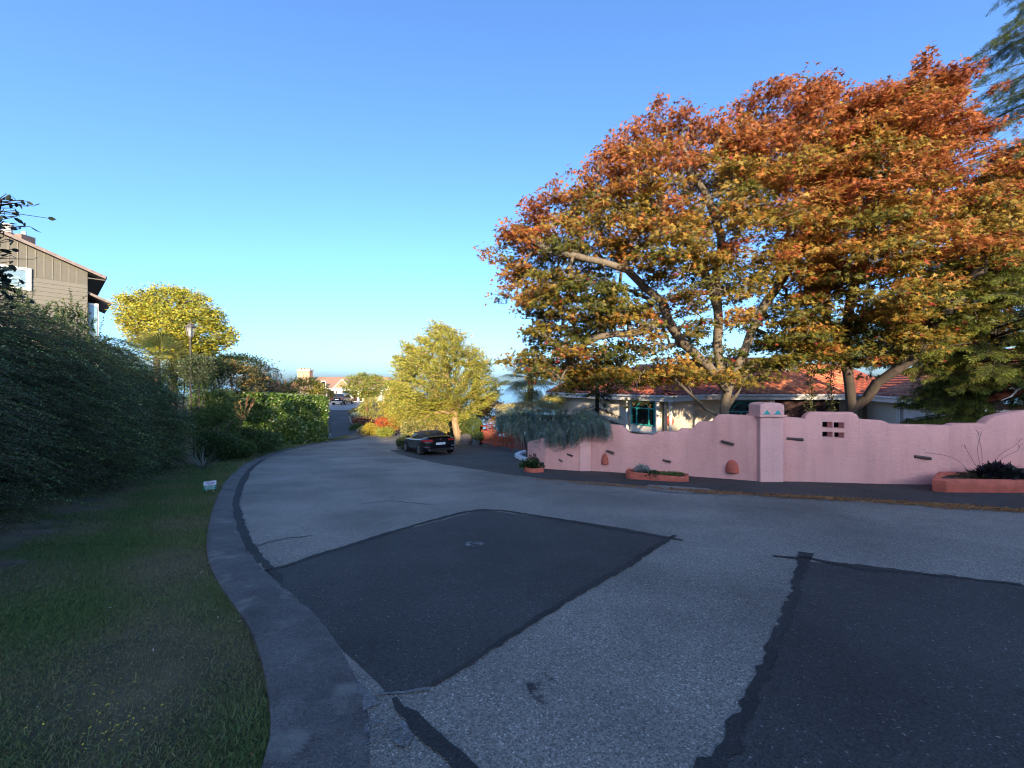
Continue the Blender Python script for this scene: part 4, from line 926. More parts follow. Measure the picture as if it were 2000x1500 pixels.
poly2 = [(1560, 330), (1640, 262), (1700, 192), (1790, 158), (1812, 120), (1832, 168), (1880, 150), (1872, 215), (1895, 265), (1845, 305), (1800, 350), (1880, 335), (1990, 295), (2060, 330), (2080, 450), (2010, 510), (1950, 570), (1930, 640), (1860, 700), (1760, 705), (1640, 708), (1560, 700), (1580, 560)]
hol2 = [(1600, 540), (1690, 520), (1740, 580), (1720, 650), (1640, 670), (1580, 660)]
L2 = [[P(1662, 850, 13.2) + Vector((0, 0, -.2)), P(1664, 800, 13.2), P(1660, 750, 13.2), P(1650, 705, 13.3), P(1652, 650, 13.4), P(1665, 570, 13.4), P(1690, 480, 13.2), P(1710, 380, 13), P(1760, 260, 12.8), P(1800, 190, 12.8)],
      [P(1672, 808, 13.2), P(1690, 775, 13), P(1715, 748, 12.7), P(1750, 725, 12.4), P(1780, 702, 12.2), P(1830, 640, 12), P(1890, 560, 12), P(1960, 470, 12.1)],
      [P(1652, 690, 13.3), P(1620, 640, 13.6), P(1600, 560, 13.8), P(1620, 430, 13.6)]]
maple('maple_tree', 'leaning orange maple with trunk coloured dark for shade nearest the garage', poly2, 13.2, 3.0, hol2, L2, 340, 23, 1.0, 10.2, .15, bark=M_BARKD)

# ---- general shrubs
def lump_points(c, r, n, lumps=7, seed=0, shell=.35, bottom=-.75, rough=.25):
    rng = np.random.default_rng(seed); c = np.array(c, float); r = np.array(r, float)
    lc = [np.zeros(3)]; lr = [np.array([.8, .8, .8])]
    for k in range(lumps):
        d = rng.normal(size=3); d /= np.linalg.norm(d); d[2] = abs(d[2]) * .9 - .15; lc.append(d * rng.uniform(.45, .7)); lr.append(np.full(3, rng.uniform(.3, .5)))
    lc = np.array(lc); lr = np.array(lr); vol = lr[:, 0] ** 2; i = rng.choice(len(lc), n * 2, p=vol / vol.sum())
    d = rng.normal(size=(n * 2, 3)); d /= np.linalg.norm(d, axis=1, keepdims=True); rad = 1 - shell * rng.random(n * 2) ** 1.5
    rad *= 1 + rng.normal(0, rough * .3, n * 2)
    q = lc[i] + d * lr[i] * rad[:, None]
    dd = np.min(np.array([np.linalg.norm((q - a) / b, axis=1) for a, b in zip(lc, lr)]), 0)
    k = (dd > .62) & (q[:, 2] > bottom); q, d = q[k][:n], d[k][:n]
    return c + q * r, d
def shrub(name, label, c, r, n, size, pal, T=T_DIA, seed=1, w=None, group=None, stems=5, lumps=7, shell=.35, cat='shrub', mat_=None, rough=.8, upright=.0, jit=.2, bark=None):
    c = Vector(c); gz = float(G(c.x, c.y)); gz = min(gz, c.z - r[2] * .6)
    o = empty(name, (c.x, c.y, gz), label, cat, group)
    pos, d = lump_points(c, r, n, lumps, seed, shell, rough=.15 if lumps < 3 else rough)
    k = len(pos); u = d + RNG.normal(0, .6, (k, 3)) + np.array([0, 0, upright]); nr = d * .7 + RNG.normal(0, .5, (k, 3)) + SUNV * .8
    leaves('foliage', pos, u, nr, size * (.6 + .8 * RNG.random(k)), T, pick(pal, k, jit, w), mat_ or M_LEAF, o)
    mb = MB()
    for s_ in range(stems):
        a = 2 * math.pi * s_ / max(1, stems) + .5; tip = c + Vector((math.cos(a) * r[0] * .45, math.sin(a) * r[1] * .45, r[2] * .25))
        ft = Vector((c.x + math.cos(a) * .12 * r[0], c.y + math.sin(a) * .12 * r[1], gz - .05)); md = ft.lerp(tip, .5) + Vector((0, 0, .1 * r[2]))
        rr = .012 + .018 * r[0]; mb.tube([ft, md, tip], [rr, rr * .7, rr * .3], 5)
    if stems: mb.build('stem', bark or M_BARKD, o, smooth=True)
    return o
def sp(px, py, D, rx, ry, rd=None): return P(px, py, D), (rx / F * D, (rd or rx) / F * D, ry / F * D)
YG = [(.26, .24, .03), (.20, .21, .03), (.32, .27, .04)]; DG = [(.025, .045, .014), (.035, .06, .018), (.05, .075, .02)]; MG = [(.05, .10, .02), (.075, .13, .025), (.04, .075, .018)]
ORG = [(.40, .19, .04), (.33, .14, .03), (.28, .2, .04)]

# ---- the huge arching shrub on the bank at left
BB = [(-3.2, 0.2), (-5.2, 2.6), (-6.2, 4.64), (-7.6, 6.7), (-8.7, 9.3), (-10.6, 12.6), (-12.3, 15.0)]
BBp = np.array(BB)
def bigbush(name, label, s0, s1, nsh, per, h0, h1, seed, pal, group, topcurve):
    rng = np.random.default_rng(seed)
    s = rng.uniform(s0, s1, nsh); k = np.minimum(s.astype(int), len(BB) - 2); f = s - k
    bp = BBp[k] * (1 - f[:, None]) + BBp[k + 1] * f[:, None]; tn = unit(np.c_[BBp[k + 1] - BBp[k], np.zeros(nsh)])[:, :2]
    left = np.stack([-tn[:, 1], tn[:, 0]], 1)                    # away from the road
    H = np.interp(s, topcurve[0], topcurve[1]); v = rng.random(nsh) ** .85
    depth = rng.random(nsh) ** 1.6 * 1.1
    prof = .55 * (1 - v) ** 2 - .25 * np.sin(v * np.pi) + 1.9 * v ** 2.4      # how far the face leans back
    und = .35 * np.sin(s * 4.1 + v * 5) + .25 * np.sin(s * 9.3 - v * 7 + 1)
    base = bp + left * (prof + .55 + depth + und * .5)[:, None]
    z = G(bp[:, 0], bp[:, 1]) + v * H * (1 + .05 * np.sin(s * 7))
    top = v > .86
    dirx = np.where(top[:, None], np.c_[rng.normal(0, .35, (nsh, 2)), np.full(nsh, 1.0)], np.c_[-left * rng.uniform(.5, 1.0, (nsh, 1)) + tn * rng.uniform(.3, 1.3, (nsh, 1)), rng.uniform(-.05, .5, nsh)])
    dirx = unit(dirx); Ln = np.where(top, rng.uniform(.2, .55, nsh) * (.6 + .8 * (rng.random(nsh) < .2)), rng.uniform(.5, 1.15, nsh)); sag = np.where(top, .08, rng.uniform(.35, .75, nsh))
    c0 = unit(np.c_[bp, np.zeros(nsh)])
    o = empty(name, (float(bp[:, 0].mean() + left[:, 0].mean()), float(bp[:, 1].mean() + left[:, 1].mean()), float(G(*bp.mean(0)))), label, 'shrub', group)
    root = np.c_[base, z]
    t = np.tile(np.linspace(.08, 1, per), (nsh, 1)) + rng.normal(0, .02, (nsh, per))
    pos = root[:, None] + dirx[:, None] * (Ln[:, None] * t)[..., None]; pos[..., 2] -= sag[:, None] * Ln[:, None] * t ** 2
    tang = dirx[:, None] - np.array([0, 0, 1.]) * (2 * sag[:, None] * t)[..., None]
    pos = pos.reshape(-1, 3); tang = unit(tang.reshape(-1, 3)); n = len(pos)
    u = tang * .55 + rdir(n) * .75; cc = (pick(pal, nsh, .30) * np.where(rng.random(nsh) < .10, 1.9, 1.0)[:, None])[np.repeat(np.arange(nsh), per)] * (1 + rng.normal(0, .15, (n, 1)))
    leaves('foliage', pos + RNG.normal(0, .008, (n, 3)), u, rdir(n) + [0, 0, .8], rng.uniform(.022, .045, n) * np.interp(pos[:, 1], [2, 8, 14], [.85, 1.1, 1.6]), T_DIA, np.clip(cc, .004, .6), M_LEAF, o)
    ts = np.linspace(0, 1, 5); pp = root[:, None] + dirx[:, None] * (Ln[:, None] * ts)[..., None]; pp[..., 2] -= sag[:, None] * Ln[:, None] * ts ** 2
    A = pp[:, :-1].reshape(-1, 3); B = pp[:, 1:].reshape(-1, 3); r_ = np.tile(np.linspace(.006, .0025, 5), (nsh, 1))
    tubes('twigs', A, B, r_[:, :-1].ravel(), r_[:, 1:].ravel(), mat('twig', (.10, .085, .05), .9), o, 3)
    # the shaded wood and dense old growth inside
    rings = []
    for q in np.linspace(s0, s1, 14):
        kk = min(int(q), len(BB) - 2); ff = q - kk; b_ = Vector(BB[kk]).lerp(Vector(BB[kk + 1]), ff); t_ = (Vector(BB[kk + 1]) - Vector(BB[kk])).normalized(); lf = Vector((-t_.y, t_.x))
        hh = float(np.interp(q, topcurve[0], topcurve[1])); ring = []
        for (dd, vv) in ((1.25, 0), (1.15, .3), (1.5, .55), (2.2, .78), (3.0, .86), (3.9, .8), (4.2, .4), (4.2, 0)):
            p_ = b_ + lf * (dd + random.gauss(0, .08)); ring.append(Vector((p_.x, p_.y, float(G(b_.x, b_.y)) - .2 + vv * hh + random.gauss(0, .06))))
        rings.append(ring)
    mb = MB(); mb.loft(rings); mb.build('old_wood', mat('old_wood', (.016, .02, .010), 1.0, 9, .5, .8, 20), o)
    return o
tc_ = ([0, 1, 2, 3, 4, 5, 6], [2.6, 3.3, 4.0, 4.55, 4.8, 4.6, 4.0])
DGB = [(.055, .10, .036), (.085, .14, .048), (.045, .085, .042), (.14, .19, .065)]
bigbush('arching_shrub', 'huge dark green arching shrub filling the bank beside the near lawn', .3, 3.4, 4300, 42, 0, 0, 5, DGB, 'arching shrubs on the bank', tc_)
bigbush('arching_shrub', 'feathery dark green arching shrub below the lamp post', 3.2, 5.9, 3300, 36, 0, 0, 6, [(.08, .13, .042), (.11, .165, .05), (.065, .11, .042), (.16, .19, .065)], 'arching shrubs on the bank', tc_)
# near branch with broad leaves poking in at the left edge
o = empty('broadleaf_branch', (-5.6, 3.9, 0.4), 'dark broad leaved branch poking in at the left edge', 'branch')
mb = MB(); mb.tube([(-5.6, 3.9, .3), (-5.42, 3.9, 2.0), (-5.27, 3.9, 3.0), (-5.2, 3.92, 3.5)], [.03, .022, .014, .005], 6); mb.build('stem', M_BARKD, o, smooth=True)
n = 150; z = np.r_[RNG.uniform(2.35, 2.75, 50), RNG.uniform(2.7, 3.1, 50), RNG.uniform(3.2, 3.55, 50)]; pos = np.stack([np.interp(z, [2, 3.7], [-5.28, -5.14]) + np.clip(RNG.normal(0, .07, n), -.11, .11), 3.9 + RNG.normal(0, .12, n), z], 1)
leaves('foliage', pos, RNG.normal(0, .6, (n, 3)) + [.35, -.2, -.55], rdir(n) + [0, -.4, .3], RNG.uniform(.05, .095, n), T_OVAL, pick([(.025, .035, .02)], n), M_LEAF, o)
tubes('twig', np.c_[np.interp(pos[:, 2], [.3, 2, 3, 3.5], [-5.6, -5.42, -5.27, -5.2]), np.full(n, 3.9), pos[:, 2] - .06], pos, np.full(n, .005), np.full(n, .003), M_BARKD, o, 3)
# strap leaved plant at the foot of the shrubs
def strap(name, label, c, n, L, pal, wd=.05, group=None):
    o = empty(name, c, label, 'plant', group); rng = np.random.default_rng(int(abs(c[0]) * 100)); mb = MB(); V = []; Fc = []; C = []
    for i in range(n):
        a = rng.uniform(0, 6.28); el = rng.uniform(.5, 1.35); l_ = L * rng.uniform(.7, 1.1); p = np.array(c, float); k0 = len(V); col = np.array(pal[rng.integers(len(pal))]) * rng.uniform(.8, 1.2); sd = np.array([-math.sin(a), math.cos(a), 0])
        for j in range(6):
            t = j / 5; e = el - 1.5 * t * t * (1.5 - el) * .9; V += [p + sd * wd * (1 - t * .95) / 2, p - sd * wd * (1 - t * .95) / 2]; C += [col, col]
            p = p + np.array([math.cos(a) * math.cos(e), math.sin(a) * math.cos(e), math.sin(e)]) * l_ / 5
        for j in range(5): Fc.append((k0 + 2 * j, k0 + 2 * j + 1, k0 + 2 * j + 3, k0 + 2 * j + 2))
    link('foliage', fast_mesh('foliage', np.array(V) - np.array(c), np.array(Fc), np.array(C)), M_LEAF, o); return o
x, y = gp(404, 922); strap('strap_leaf_plant', 'pale edged strap leaved plant at the foot of the arching shrubs', (x - .35, y + .3, float(G(x, y))), 26, .95, [(.10, .13, .09), (.16, .18, .13)], .06)

# ---- hedge of glossy laurel
HG = [Vector((-16.9, 24.4)), Vector((-16.1, 26.0)), Vector((-15.2, 28.0)), Vector(gp(641, 863.5)) + Vector((-.1, .1))]
ho = empty('laurel_hedge', (HG[1].x, HG[1].y, float(G(HG[1].x, HG[1].y))), 'clipped glossy green laurel hedge beside the drive', 'hedge')
n = 30000; s = RNG.uniform(0, 3, n); k = np.minimum(s.astype(int), 2); f = (s - k)[:, None]; A = np.array([tuple(p) for p in HG]); bp = A[k] * (1 - f) + A[k + 1] * f; tn = A[k + 1] - A[k]; tn /= np.linalg.norm(tn, axis=1, keepdims=True); lf = np.stack([-tn[:, 1], tn[:, 0]], 1)
Dh = bp[:, 1]; ztop = np.interp(Dh, [A[0, 1], A[3, 1]], [EYE - (769 - 752) / F * A[0, 1], EYE - (778 - 752) / F * A[3, 1]]); zb = G(bp[:, 0], bp[:, 1])
q = RNG.random(n); face = q < .62; topm = (q >= .62) & (q < .85); endm = q >= .85
dep = np.where(face, np.abs(RNG.normal(0, .10, n)), RNG.uniform(0, 1.6, n)); vv = np.where(topm, 1 - np.abs(RNG.normal(0, .012, n)), RNG.random(n))
bp2 = np.where(endm[:, None], A[3] - tn * np.abs(RNG.normal(0, .12, n))[:, None], bp); zb = np.where(endm, G(A[3][0], A[3][1]), zb); ztop = np.where(endm, EYE - 26 / F * A[3, 1], ztop)
pos = np.c_[bp2 + lf * dep[:, None], zb + vv * (ztop - zb) + RNG.normal(0, .04, n)]; pos[:, :2] += lf * (.1 * np.sin(pos[:, 2:3] * 2 + s[:, None] * 8))
out = np.where(topm[:, None], np.array([[0, 0, 1.]]), np.where(endm[:, None], np.c_[tn, np.zeros(n)], np.c_[-lf, np.zeros(n)]))
leaves('foliage', pos, rdir(n) + [0, 0, .3], out + RNG.normal(0, .5, (n, 3)) + SUNV * .6, RNG.uniform(.12, .24, n), T_DIA, pick([(.065, .13, .02), (.09, .17, .025), (.045, .09, .018), (.13, .19, .03)], n), leafmat('glossy_leaf', .22, .25, .32), ho)
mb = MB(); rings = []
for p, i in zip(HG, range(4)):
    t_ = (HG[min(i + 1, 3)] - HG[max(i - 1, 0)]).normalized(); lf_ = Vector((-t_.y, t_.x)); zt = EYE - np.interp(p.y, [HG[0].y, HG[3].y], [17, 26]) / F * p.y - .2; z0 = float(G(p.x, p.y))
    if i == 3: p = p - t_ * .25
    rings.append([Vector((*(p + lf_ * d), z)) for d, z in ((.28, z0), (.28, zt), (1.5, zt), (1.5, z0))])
mb.loft(rings); mb.build('inner_mass', MATS['hedge_core'], ho)

# ---- middle distance shrubs, left of the drive
MIX = dict(group='garden shrubs left of the drive')
shrub('leafy_shrub', 'mid green leafy shrub just past the feathery arching shrub', *sp(418, 832, 18.0, 46, 50, 40), 8000, .085, MG + [(.10, .13, .03)], seed=31, **MIX)
shrub('leafy_shrub', 'green shrub between verge and the near end of the hedge', *sp(505, 866, 22.0, 44, 20, 30), 4500, .105, MG + [(.09, .12, .03)], seed=46, **MIX)
shrub('leafy_shrub', 'dark green shrub under the yellow tree', *sp(352, 748, 21.5, 60, 48, 40), 6000, .10, DG + MG, seed=47, **MIX)
shrub('leafy_shrub', 'low green shrub at the foot of the hedge beside the verge', *sp(480, 862, 19.5, 48, 30, 40), 6000, .085, MG + DG, seed=32, **MIX)
shrub('leafy_shrub', 'dark shrub with rusty top below the yellow tree', *sp(452, 742, 25, 66, 44, 50), 7500, .11, [(.05, .06, .02), (.26, .16, .045), (.10, .09, .03), (.03, .045, .015)], seed=34, **MIX)
shrub('leafy_shrub', 'mid green shrub below the rusty topped shrub', *sp(438, 792, 22.5, 36, 30, 30), 4500, .10, MG + DG, seed=49, **MIX)
shrub('leafy_shrub', 'yellow green shrub crowning the far end of the bank', *sp(470, 712, 31, 52, 22, 50), 5000, .13, YG + [(.10, .12, .03)], seed=35, **MIX)
shrub('leafy_shrub', 'grey green shrub hiding the lamp post foot', *sp(384, 722, 17.6, 34, 34, 28), 4500, .07, [(.05, .075, .03), (.07, .09, .035), (.10, .11, .05)], seed=48, **MIX)
shrub('leafy_shrub', 'dark green shrub tucked behind the lamp post', *sp(398, 722, 23, 44, 30, 40), 4500, .11, DG + [(.07, .09, .03)], seed=36, **MIX)
shrub('twiggy_shrub', 'grey twiggy shrub rising beside the plume grass', *sp(524, 738, 31, 26, 32, 24), 2200, .10, [(.20, .18, .14), (.12, .12, .07), (.25, .17, .12)], seed=37, stems=9, shell=.8, **MIX)
shrub('leafy_shrub', 'dark green shrub between the plume grass and the hedge', *sp(500, 752, 31, 40, 24, 30), 4200, .11, DG + MG, seed=38, **MIX)
shrub('leafy_shrub', 'golden green shrub behind the hedge below the far chimney', *sp(590, 760, 36, 48, 24, 40), 5200, .14, YG + [(.3, .2, .05)], seed=39, **MIX)
shrub('leafy_shrub', 'small orange tinted shrub behind the far hedge end', *sp(628, 770, 40, 24, 16, 24), 2200, .14, ORG + YG, seed=40, **MIX)
shrub('leafy_shrub', 'pale green shrub between hedge and twiggy shrub', *sp(553, 768, 34, 26, 20, 26), 2400, .13, YG + MG, seed=41, **MIX)
shrub('leafy_shrub', 'green shrub filling the foot of the bank above the strap leaved plant', *sp(425, 872, 16.3, 42, 34, 36), 6500, .075, MG + DG, seed=42, **MIX)
shrub('leafy_shrub', 'broad green shrub rising between arching shrub and hedge', *sp(408, 800, 18.6, 44, 46, 36), 7000, .085, MG + [(.10, .12, .03)], seed=43, **MIX)
shrub('leafy_shrub', 'low shrub with lime leaf tips at the verge', *sp(455, 880, 17.8, 40, 22, 30), 4500, .075, MG + [(.13, .16, .04)], seed=44, **MIX)
# plume grasses
def plume(name, label, c, n, L, pal):
    o = empty(name, c, label, 'grass plant', 'plume grasses by the hedge'); a = RNG.uniform(0, 6.28, n); le = RNG.uniform(.2, 1.0, n); l_ = L * RNG.uniform(.7, 1.1, n)
    d = unit(np.stack([np.cos(a) * le, np.sin(a) * le, np.ones(n)], 1)); A = np.tile(np.array(c, float), (n, 1)) + RNG.normal(0, .06, (n, 3)) * [1, 1, 0]; B = A + d * l_[:, None]
    tubes('stalk', A, B, np.full(n, .008), np.full(n, .004), mat('straw', (.32, .20, .10), .9), o, 3)
    k = 16; t = RNG.uniform(.6, 1.05, (n, k)); pos = (A[:, None] + d[:, None] * (l_[:, None] * t)[..., None]).reshape(-1, 3); m_ = len(pos)
    leaves('plume', pos, np.repeat(d, k, 0) + RNG.normal(0, .35, (m_, 3)), rdir(m_), .16, T_NAR, pick(pal, m_), M_LEAF, o)
for (px, py, D, n, L, lab) in [(474, 800, 22.5, 14, 1.3, 'pinkish plume grass leaning out before the laurel hedge'), (520, 766, 30.5, 34, 1.6, 'tall rusty plume grass behind the laurel hedge'), (552, 762, 30, 24, 1.3, 'smaller tawny plume grass beside the pale shrub')]:
    q = P(px, py, D); plume('plume_grass', lab, (q.x, q.y, q.z - L * .45), n, L, [(.42, .21, .11), (.35, .17, .10), (.45, .28, .15)])

# ---- trees with domed crowns
def dome_tree(name, label, px, pyb, D, poly, half, ncl, per, rxy, size, pal, seed, bark, rmax, T=T_DIA, w=None, group=None, limbs=None, flat=.45, rz=.15):
    rng = np.random.default_rng(seed); q = sample_poly(poly, ncl, rng); d = poly_dist(q[:, 0], q[:, 1], poly); hd = np.minimum(d / F * D * 1.3 + .3, half)
    t = rng.uniform(-1, 1, ncl); t = np.sign(t) * np.abs(t) ** .6; cl = unproj(q[:, 0], q[:, 1], D + t * hd); b0 = P(px, pyb, D); b0.z = float(G(b0.x, b0.y)) - .1
    o = empty(name, b0, label, 'tree', group); cen = cl.mean(0)
    lim = limbs or [[b0, Vector((b0.x, b0.y, (b0.z * .5 + cen[2] * .5))), Vector((b0.x * .8 + cen[0] * .2, b0.y, cen[2]))]]
    A, B, ra, rb = grow(lim, cl, rtip=.014, rmax=rmax, arch=.06, mids=2); tubes('trunk', A, B, ra, rb, bark, o, 6)
    plates(cl, per, rxy, rz, size, lambda pos, R, n: pick(pal, n, .18, w), T, flat, 'crown', o); return o
dome_tree('yellow_tree', 'bright yellow domed tree behind the lamp post', 340, 720, 24.5, [(228, 590), (250, 572), (285, 565), (310, 560), (335, 558), (362, 566), (390, 572), (410, 590), (430, 610), (432, 630), (458, 650), (450, 668), (430, 672), (415, 690), (380, 700), (300, 700), (260, 660), (235, 625)], 3.6, 640, 60, .46, .13, [(.38, .34, .035), (.31, .31, .035), (.43, .34, .03), (.18, .22, .03)], 51, M_BARKD, .2)
dome_tree('round_tree', 'round crowned green tree with red trunk by the far forecourt', 716, 800, 50, [(672, 748), (680, 736), (700, 729), (725, 728), (745, 735), (757, 745), (757, 765), (745, 772), (725, 776), (700, 775), (680, 768), (672, 758)], 3.0, 170, 40, .6, .2, [(.22, .25, .04), (.15, .19, .03), (.28, .27, .06)], 52, M_BARKR, .25)
# ---- the feathery green conifer by the parked roadster
rng = np.random.default_rng(77); bx, by = gp(897, 868); tb = Vector((bx, by, float(G(bx, by)) - .1)); Dt = by
Ttop = P(862, 628, Dt); o = empty('feathery_tree', tb, 'tall feathery yellow green tree behind the parked roadster', 'tree')
outl = [(862, 626), (880, 640), (905, 650), (915, 672), (935, 690), (945, 712), (960, 735), (962, 760), (985, 742), (972, 772), (960, 785), (935, 800), (915, 815), (880, 818), (840, 826), (800, 828), (766, 815), (762, 770), (768, 730), (778, 705), (790, 672), (812, 662), (832, 650), (850, 636)]
q = sample_poly(outl, 900, rng); d = poly_dist(q[:, 0], q[:, 1], outl); hd = np.minimum(d / F * Dt * 1.35 + .15, 3.4); t = rng.uniform(-1, 1, 900); t = np.sign(t) * np.abs(t) ** .55; cl = unproj(q[:, 0], q[:, 1], Dt + t * hd)
lim = [[tb, P(893, 845, Dt), P(884, 800, Dt), P(872, 740, Dt), P(865, 690, Dt), P(862, 640, Dt)], [P(895, 850, Dt), P(910, 825, Dt + .3), P(918, 800, Dt + .3)]]
A, B, ra, rb = grow(lim, cl, rtip=.011, rmax=.27, arch=-.08, mids=2); tubes('trunk', A, B, ra, rb, mat('bark_tan', (.30, .20, .11), .9, 7, .35, .5, 22, stretch=(1, 1, .35)), o, 6)
per = 74; R = np.repeat(np.arange(len(cl)), per); n = len(R); outw = cl - np.array([tb.x, tb.y, 0]); outw[:, 2] = 0; outw = unit(outw); dr = unit(outw + np.array([0, 0, .45]) + rng.normal(0, .25, outw.shape))
tt = RNG.uniform(-.75, .55, n); pos = cl[R] + dr[R] * tt[:, None] + RNG.normal(0, .085, (n, 3)) * [1, 1, .7]
leaves('crown', pos, dr[R] + RNG.normal(0, .55, (n, 3)), RNG.normal(0, .5, (n, 3)) + [0, -.7, .5], .12 + .14 * RNG.random(n), T_NAR, pick([(.34, .32, .05), (.26, .27, .04), (.40, .34, .06), (.15, .17, .03)], n), M_LEAF, o)

# ---- garden beside the drive
GR = dict(group='garden shrubs between drive and car')
shrub('flowering_shrub', 'tall golden shrub left of the feathery tree', *sp(778, 800, 36, 34, 40, 40), 6500, .13, YG + [(.42, .30, .05)], seed=61, **GR)
shrub('flowering_shrub', 'yellow leaved shrub with pale stems before the round tree', *sp(728, 800, 42, 26, 26, 26), 3600, .13, YG + [(.3, .3, .1)], seed=62, stems=9, shell=.7, bark=M_BARK, **GR)
shrub('flowering_shrub', 'orange tipped low shrub by the forecourt edge', *sp(697, 806, 48, 18, 9, 18), 1600, .13, ORG + YG, seed=63, **GR)
shrub('flowering_shrub', 'silvery blue low shrub at the drive edge', *sp(697, 813, 45, 13, 8, 13), 1300, .12, [(.16, .21, .18), (.12, .17, .13)], seed=64, **GR)
shrub('flowering_shrub', 'purple brown mounded shrub beside the drive', *sp(708, 824, 41, 22, 10, 20), 2400, .11, [(.13, .04, .035), (.20, .07, .03), (.08, .05, .02)], seed=65, **GR)
shrub('flowering_shrub', 'low green mound under the purple shrub', *sp(697, 836, 38, 14, 9, 14), 1500, .10, MG, seed=66, **GR)
shrub('clipped_shrub', 'dark grey green clipped ball beside the yellow shrub', *sp(711, 841, 36, 13, 11, 13), 2400, .07, [(.05, .065, .04), (.07, .08, .05)], seed=67, lumps=2, shell=.15, **GR)
shrub('flowering_shrub', 'bright yellow leaved shrub at the corner of the road', *sp(722, 841, 35, 14, 15, 14), 2200, .11, [(.48, .36, .04), (.36, .32, .04), (.3, .22, .04)], seed=68, **GR)
shrub('flowering_shrub', 'scarlet topped shrub in the roadside garden', *sp(748, 827, 36, 17, 13, 17), 2600, .11, [(.50, .06, .03), (.45, .11, .03), (.38, .16, .04)], seed=69, **GR)
shrub('flowering_shrub', 'lime green shrub below the scarlet one', *sp(752, 844, 34.5, 19, 11, 16), 2400, .11, [(.26, .29, .04), (.17, .24, .03), (.34, .32, .06)], seed=70, **GR)
shrub('flowering_shrub', 'small orange shrub right of the scarlet one', *sp(771, 832, 35, 9, 11, 10), 1100, .11, ORG, seed=71, **GR)
shrub('flowering_shrub', 'pale cream and green shrub just ahead of the roadster', *sp(812, 838, 27.5, 30, 26, 26), 4600, .10, [(.42, .36, .16), (.22, .24, .06), (.36, .28, .08), (.12, .15, .04)], seed=72, stems=9, shell=.6, **GR)
shrub('flowering_shrub', 'straw coloured shrub right behind the roadster roof', *sp(852, 836, 28.5, 24, 20, 22), 3200, .10, [(.42, .32, .11), (.32, .27, .07), (.2, .2, .05)], seed=73, stems=9, shell=.7, **GR)
shrub('leafy_shrub', 'dark green low shrub at the nose of the roadster', *sp(790, 866, 24.5, 15, 16, 15), 2600, .08, DG + [(.06, .08, .03)], seed=74, **GR)
shrub('flowering_shrub', 'golden shrub filling the gap under the feathery tree', *sp(800, 815, 33, 40, 24, 34), 4800, .12, YG + ORG, seed=75, **GR)
shrub('clipped_shrub', 'large clipped green dome between tree and fence', *sp(917, 832, 28.5, 31, 23, 27), 12000, .075, [(.05, .085, .018), (.075, .105, .022), (.10, .12, .025)], seed=76, lumps=1, shell=.12, stems=6, **GR)
shrub('leafy_shrub', 'orange shrub glowing behind the red fence', *sp(957, 805, 36, 30, 28, 26), 4600, .13, ORG + [(.45, .24, .04)], seed=78, **GR)
shrub('leafy_shrub', 'tawny green shrub right of the feathery tree trunk', *sp(935, 800, 38, 28, 22, 24), 3600, .13, YG + ORG + MG, seed=79, **GR)
shrub('leafy_shrub', 'dark shrub in the shade behind the tree trunk', *sp(880, 838, 34, 22, 22, 20), 3000, .12, DG, seed=80, **GR)
shrub('leafy_shrub', 'small dark shrub at the foot of the clipped dome', *sp(935, 852, 27.5, 12, 9, 11), 1200, .09, DG, seed=81, **GR)
shrub('leafy_shrub', 'low dark shrub right behind the red pickets', *sp(985, 852, 27.5, 34, 16, 22), 3600, .10, DG + MG + ORG[:1], seed=83, **GR)
shrub('leafy_shrub', 'golden bush between the palm trunk and the house', *sp(1078, 786, 27, 26, 16, 22), 3000, .11, [(.42, .34, .10), (.3, .27, .06)], seed=82, **GR)

# ---- fan palms
def fan_palm(name, label, base, crown, nl, R, pet, seed, pal, trunk_r, aim=None, skirt=0):
    rng = np.random.default_rng(seed); base = Vector(base); crown = Vector(crown); o = empty(name, base, label, 'palm')
    mb = MB(); mb.tube([base, base.lerp(crown, .5) + Vector((.04, 0, 0)), crown], [trunk_r * 1.1, trunk_r, trunk_r * .9], 9); mb.build('trunk', mat('palm_trunk', (.06, .045, .035), .95, 10, .4, .8, 25), o, smooth=True)
    V = []; Fc = []; C = []; mb = MB()
    for i in range(nl):
        az = 2.399 * i + rng.uniform(-.2, .2); el = rng.uniform(-.55, 1.25) if i < nl - skirt else rng.uniform(-1.3, -.7)
        d = Vector((math.cos(az) * math.cos(el), math.sin(az) * math.cos(el), math.sin(el))); pl_ = pet * rng.uniform(.8, 1.15); hub = crown + d * pl_ + Vector((0, 0, -.1 * pl_)); mb.bar(crown, hub, .022, .018)
        sidev = d.cross(Vector((0, 0, 1))); sidev = sidev.normalized() if sidev.length > .05 else Vector((1, 0, 0)); nv = sidev.cross(d); col = np.array(pal[rng.integers(len(pal))]) * rng.uniform(.8, 1.25); r = R * rng.uniform(.8, 1.1)
        for k in range(26):
            a = math.radians(-105 + 210 * k / 25); dd = (d * math.cos(a) + sidev * math.sin(a)); perp = (-d * math.sin(a) + sidev * math.cos(a)); rl = r * (1 - .18 * abs(a) / 1.8); k0 = len(V)
            m_ = hub + dd * rl * .55 + nv * .03; tip = hub + dd * rl + Vector((0, 0, -.16 * rl)) - nv * .04
            V += [tuple(hub), tuple(m_ + perp * .0115 * (r / .6)), tuple(tip), tuple(m_ - perp * .0115 * (r / .6))]; Fc += [(k0, k0 + 1, k0 + 2, k0 + 3)]; C += [col] * 4
    mb.build('petiole', mat('petiole', (.12, .14, .04), .7), o)
    link('crown', fast_mesh('crown', np.array(V) - np.array(base), np.array(Fc), np.array(C)), M_LEAF, o); return o
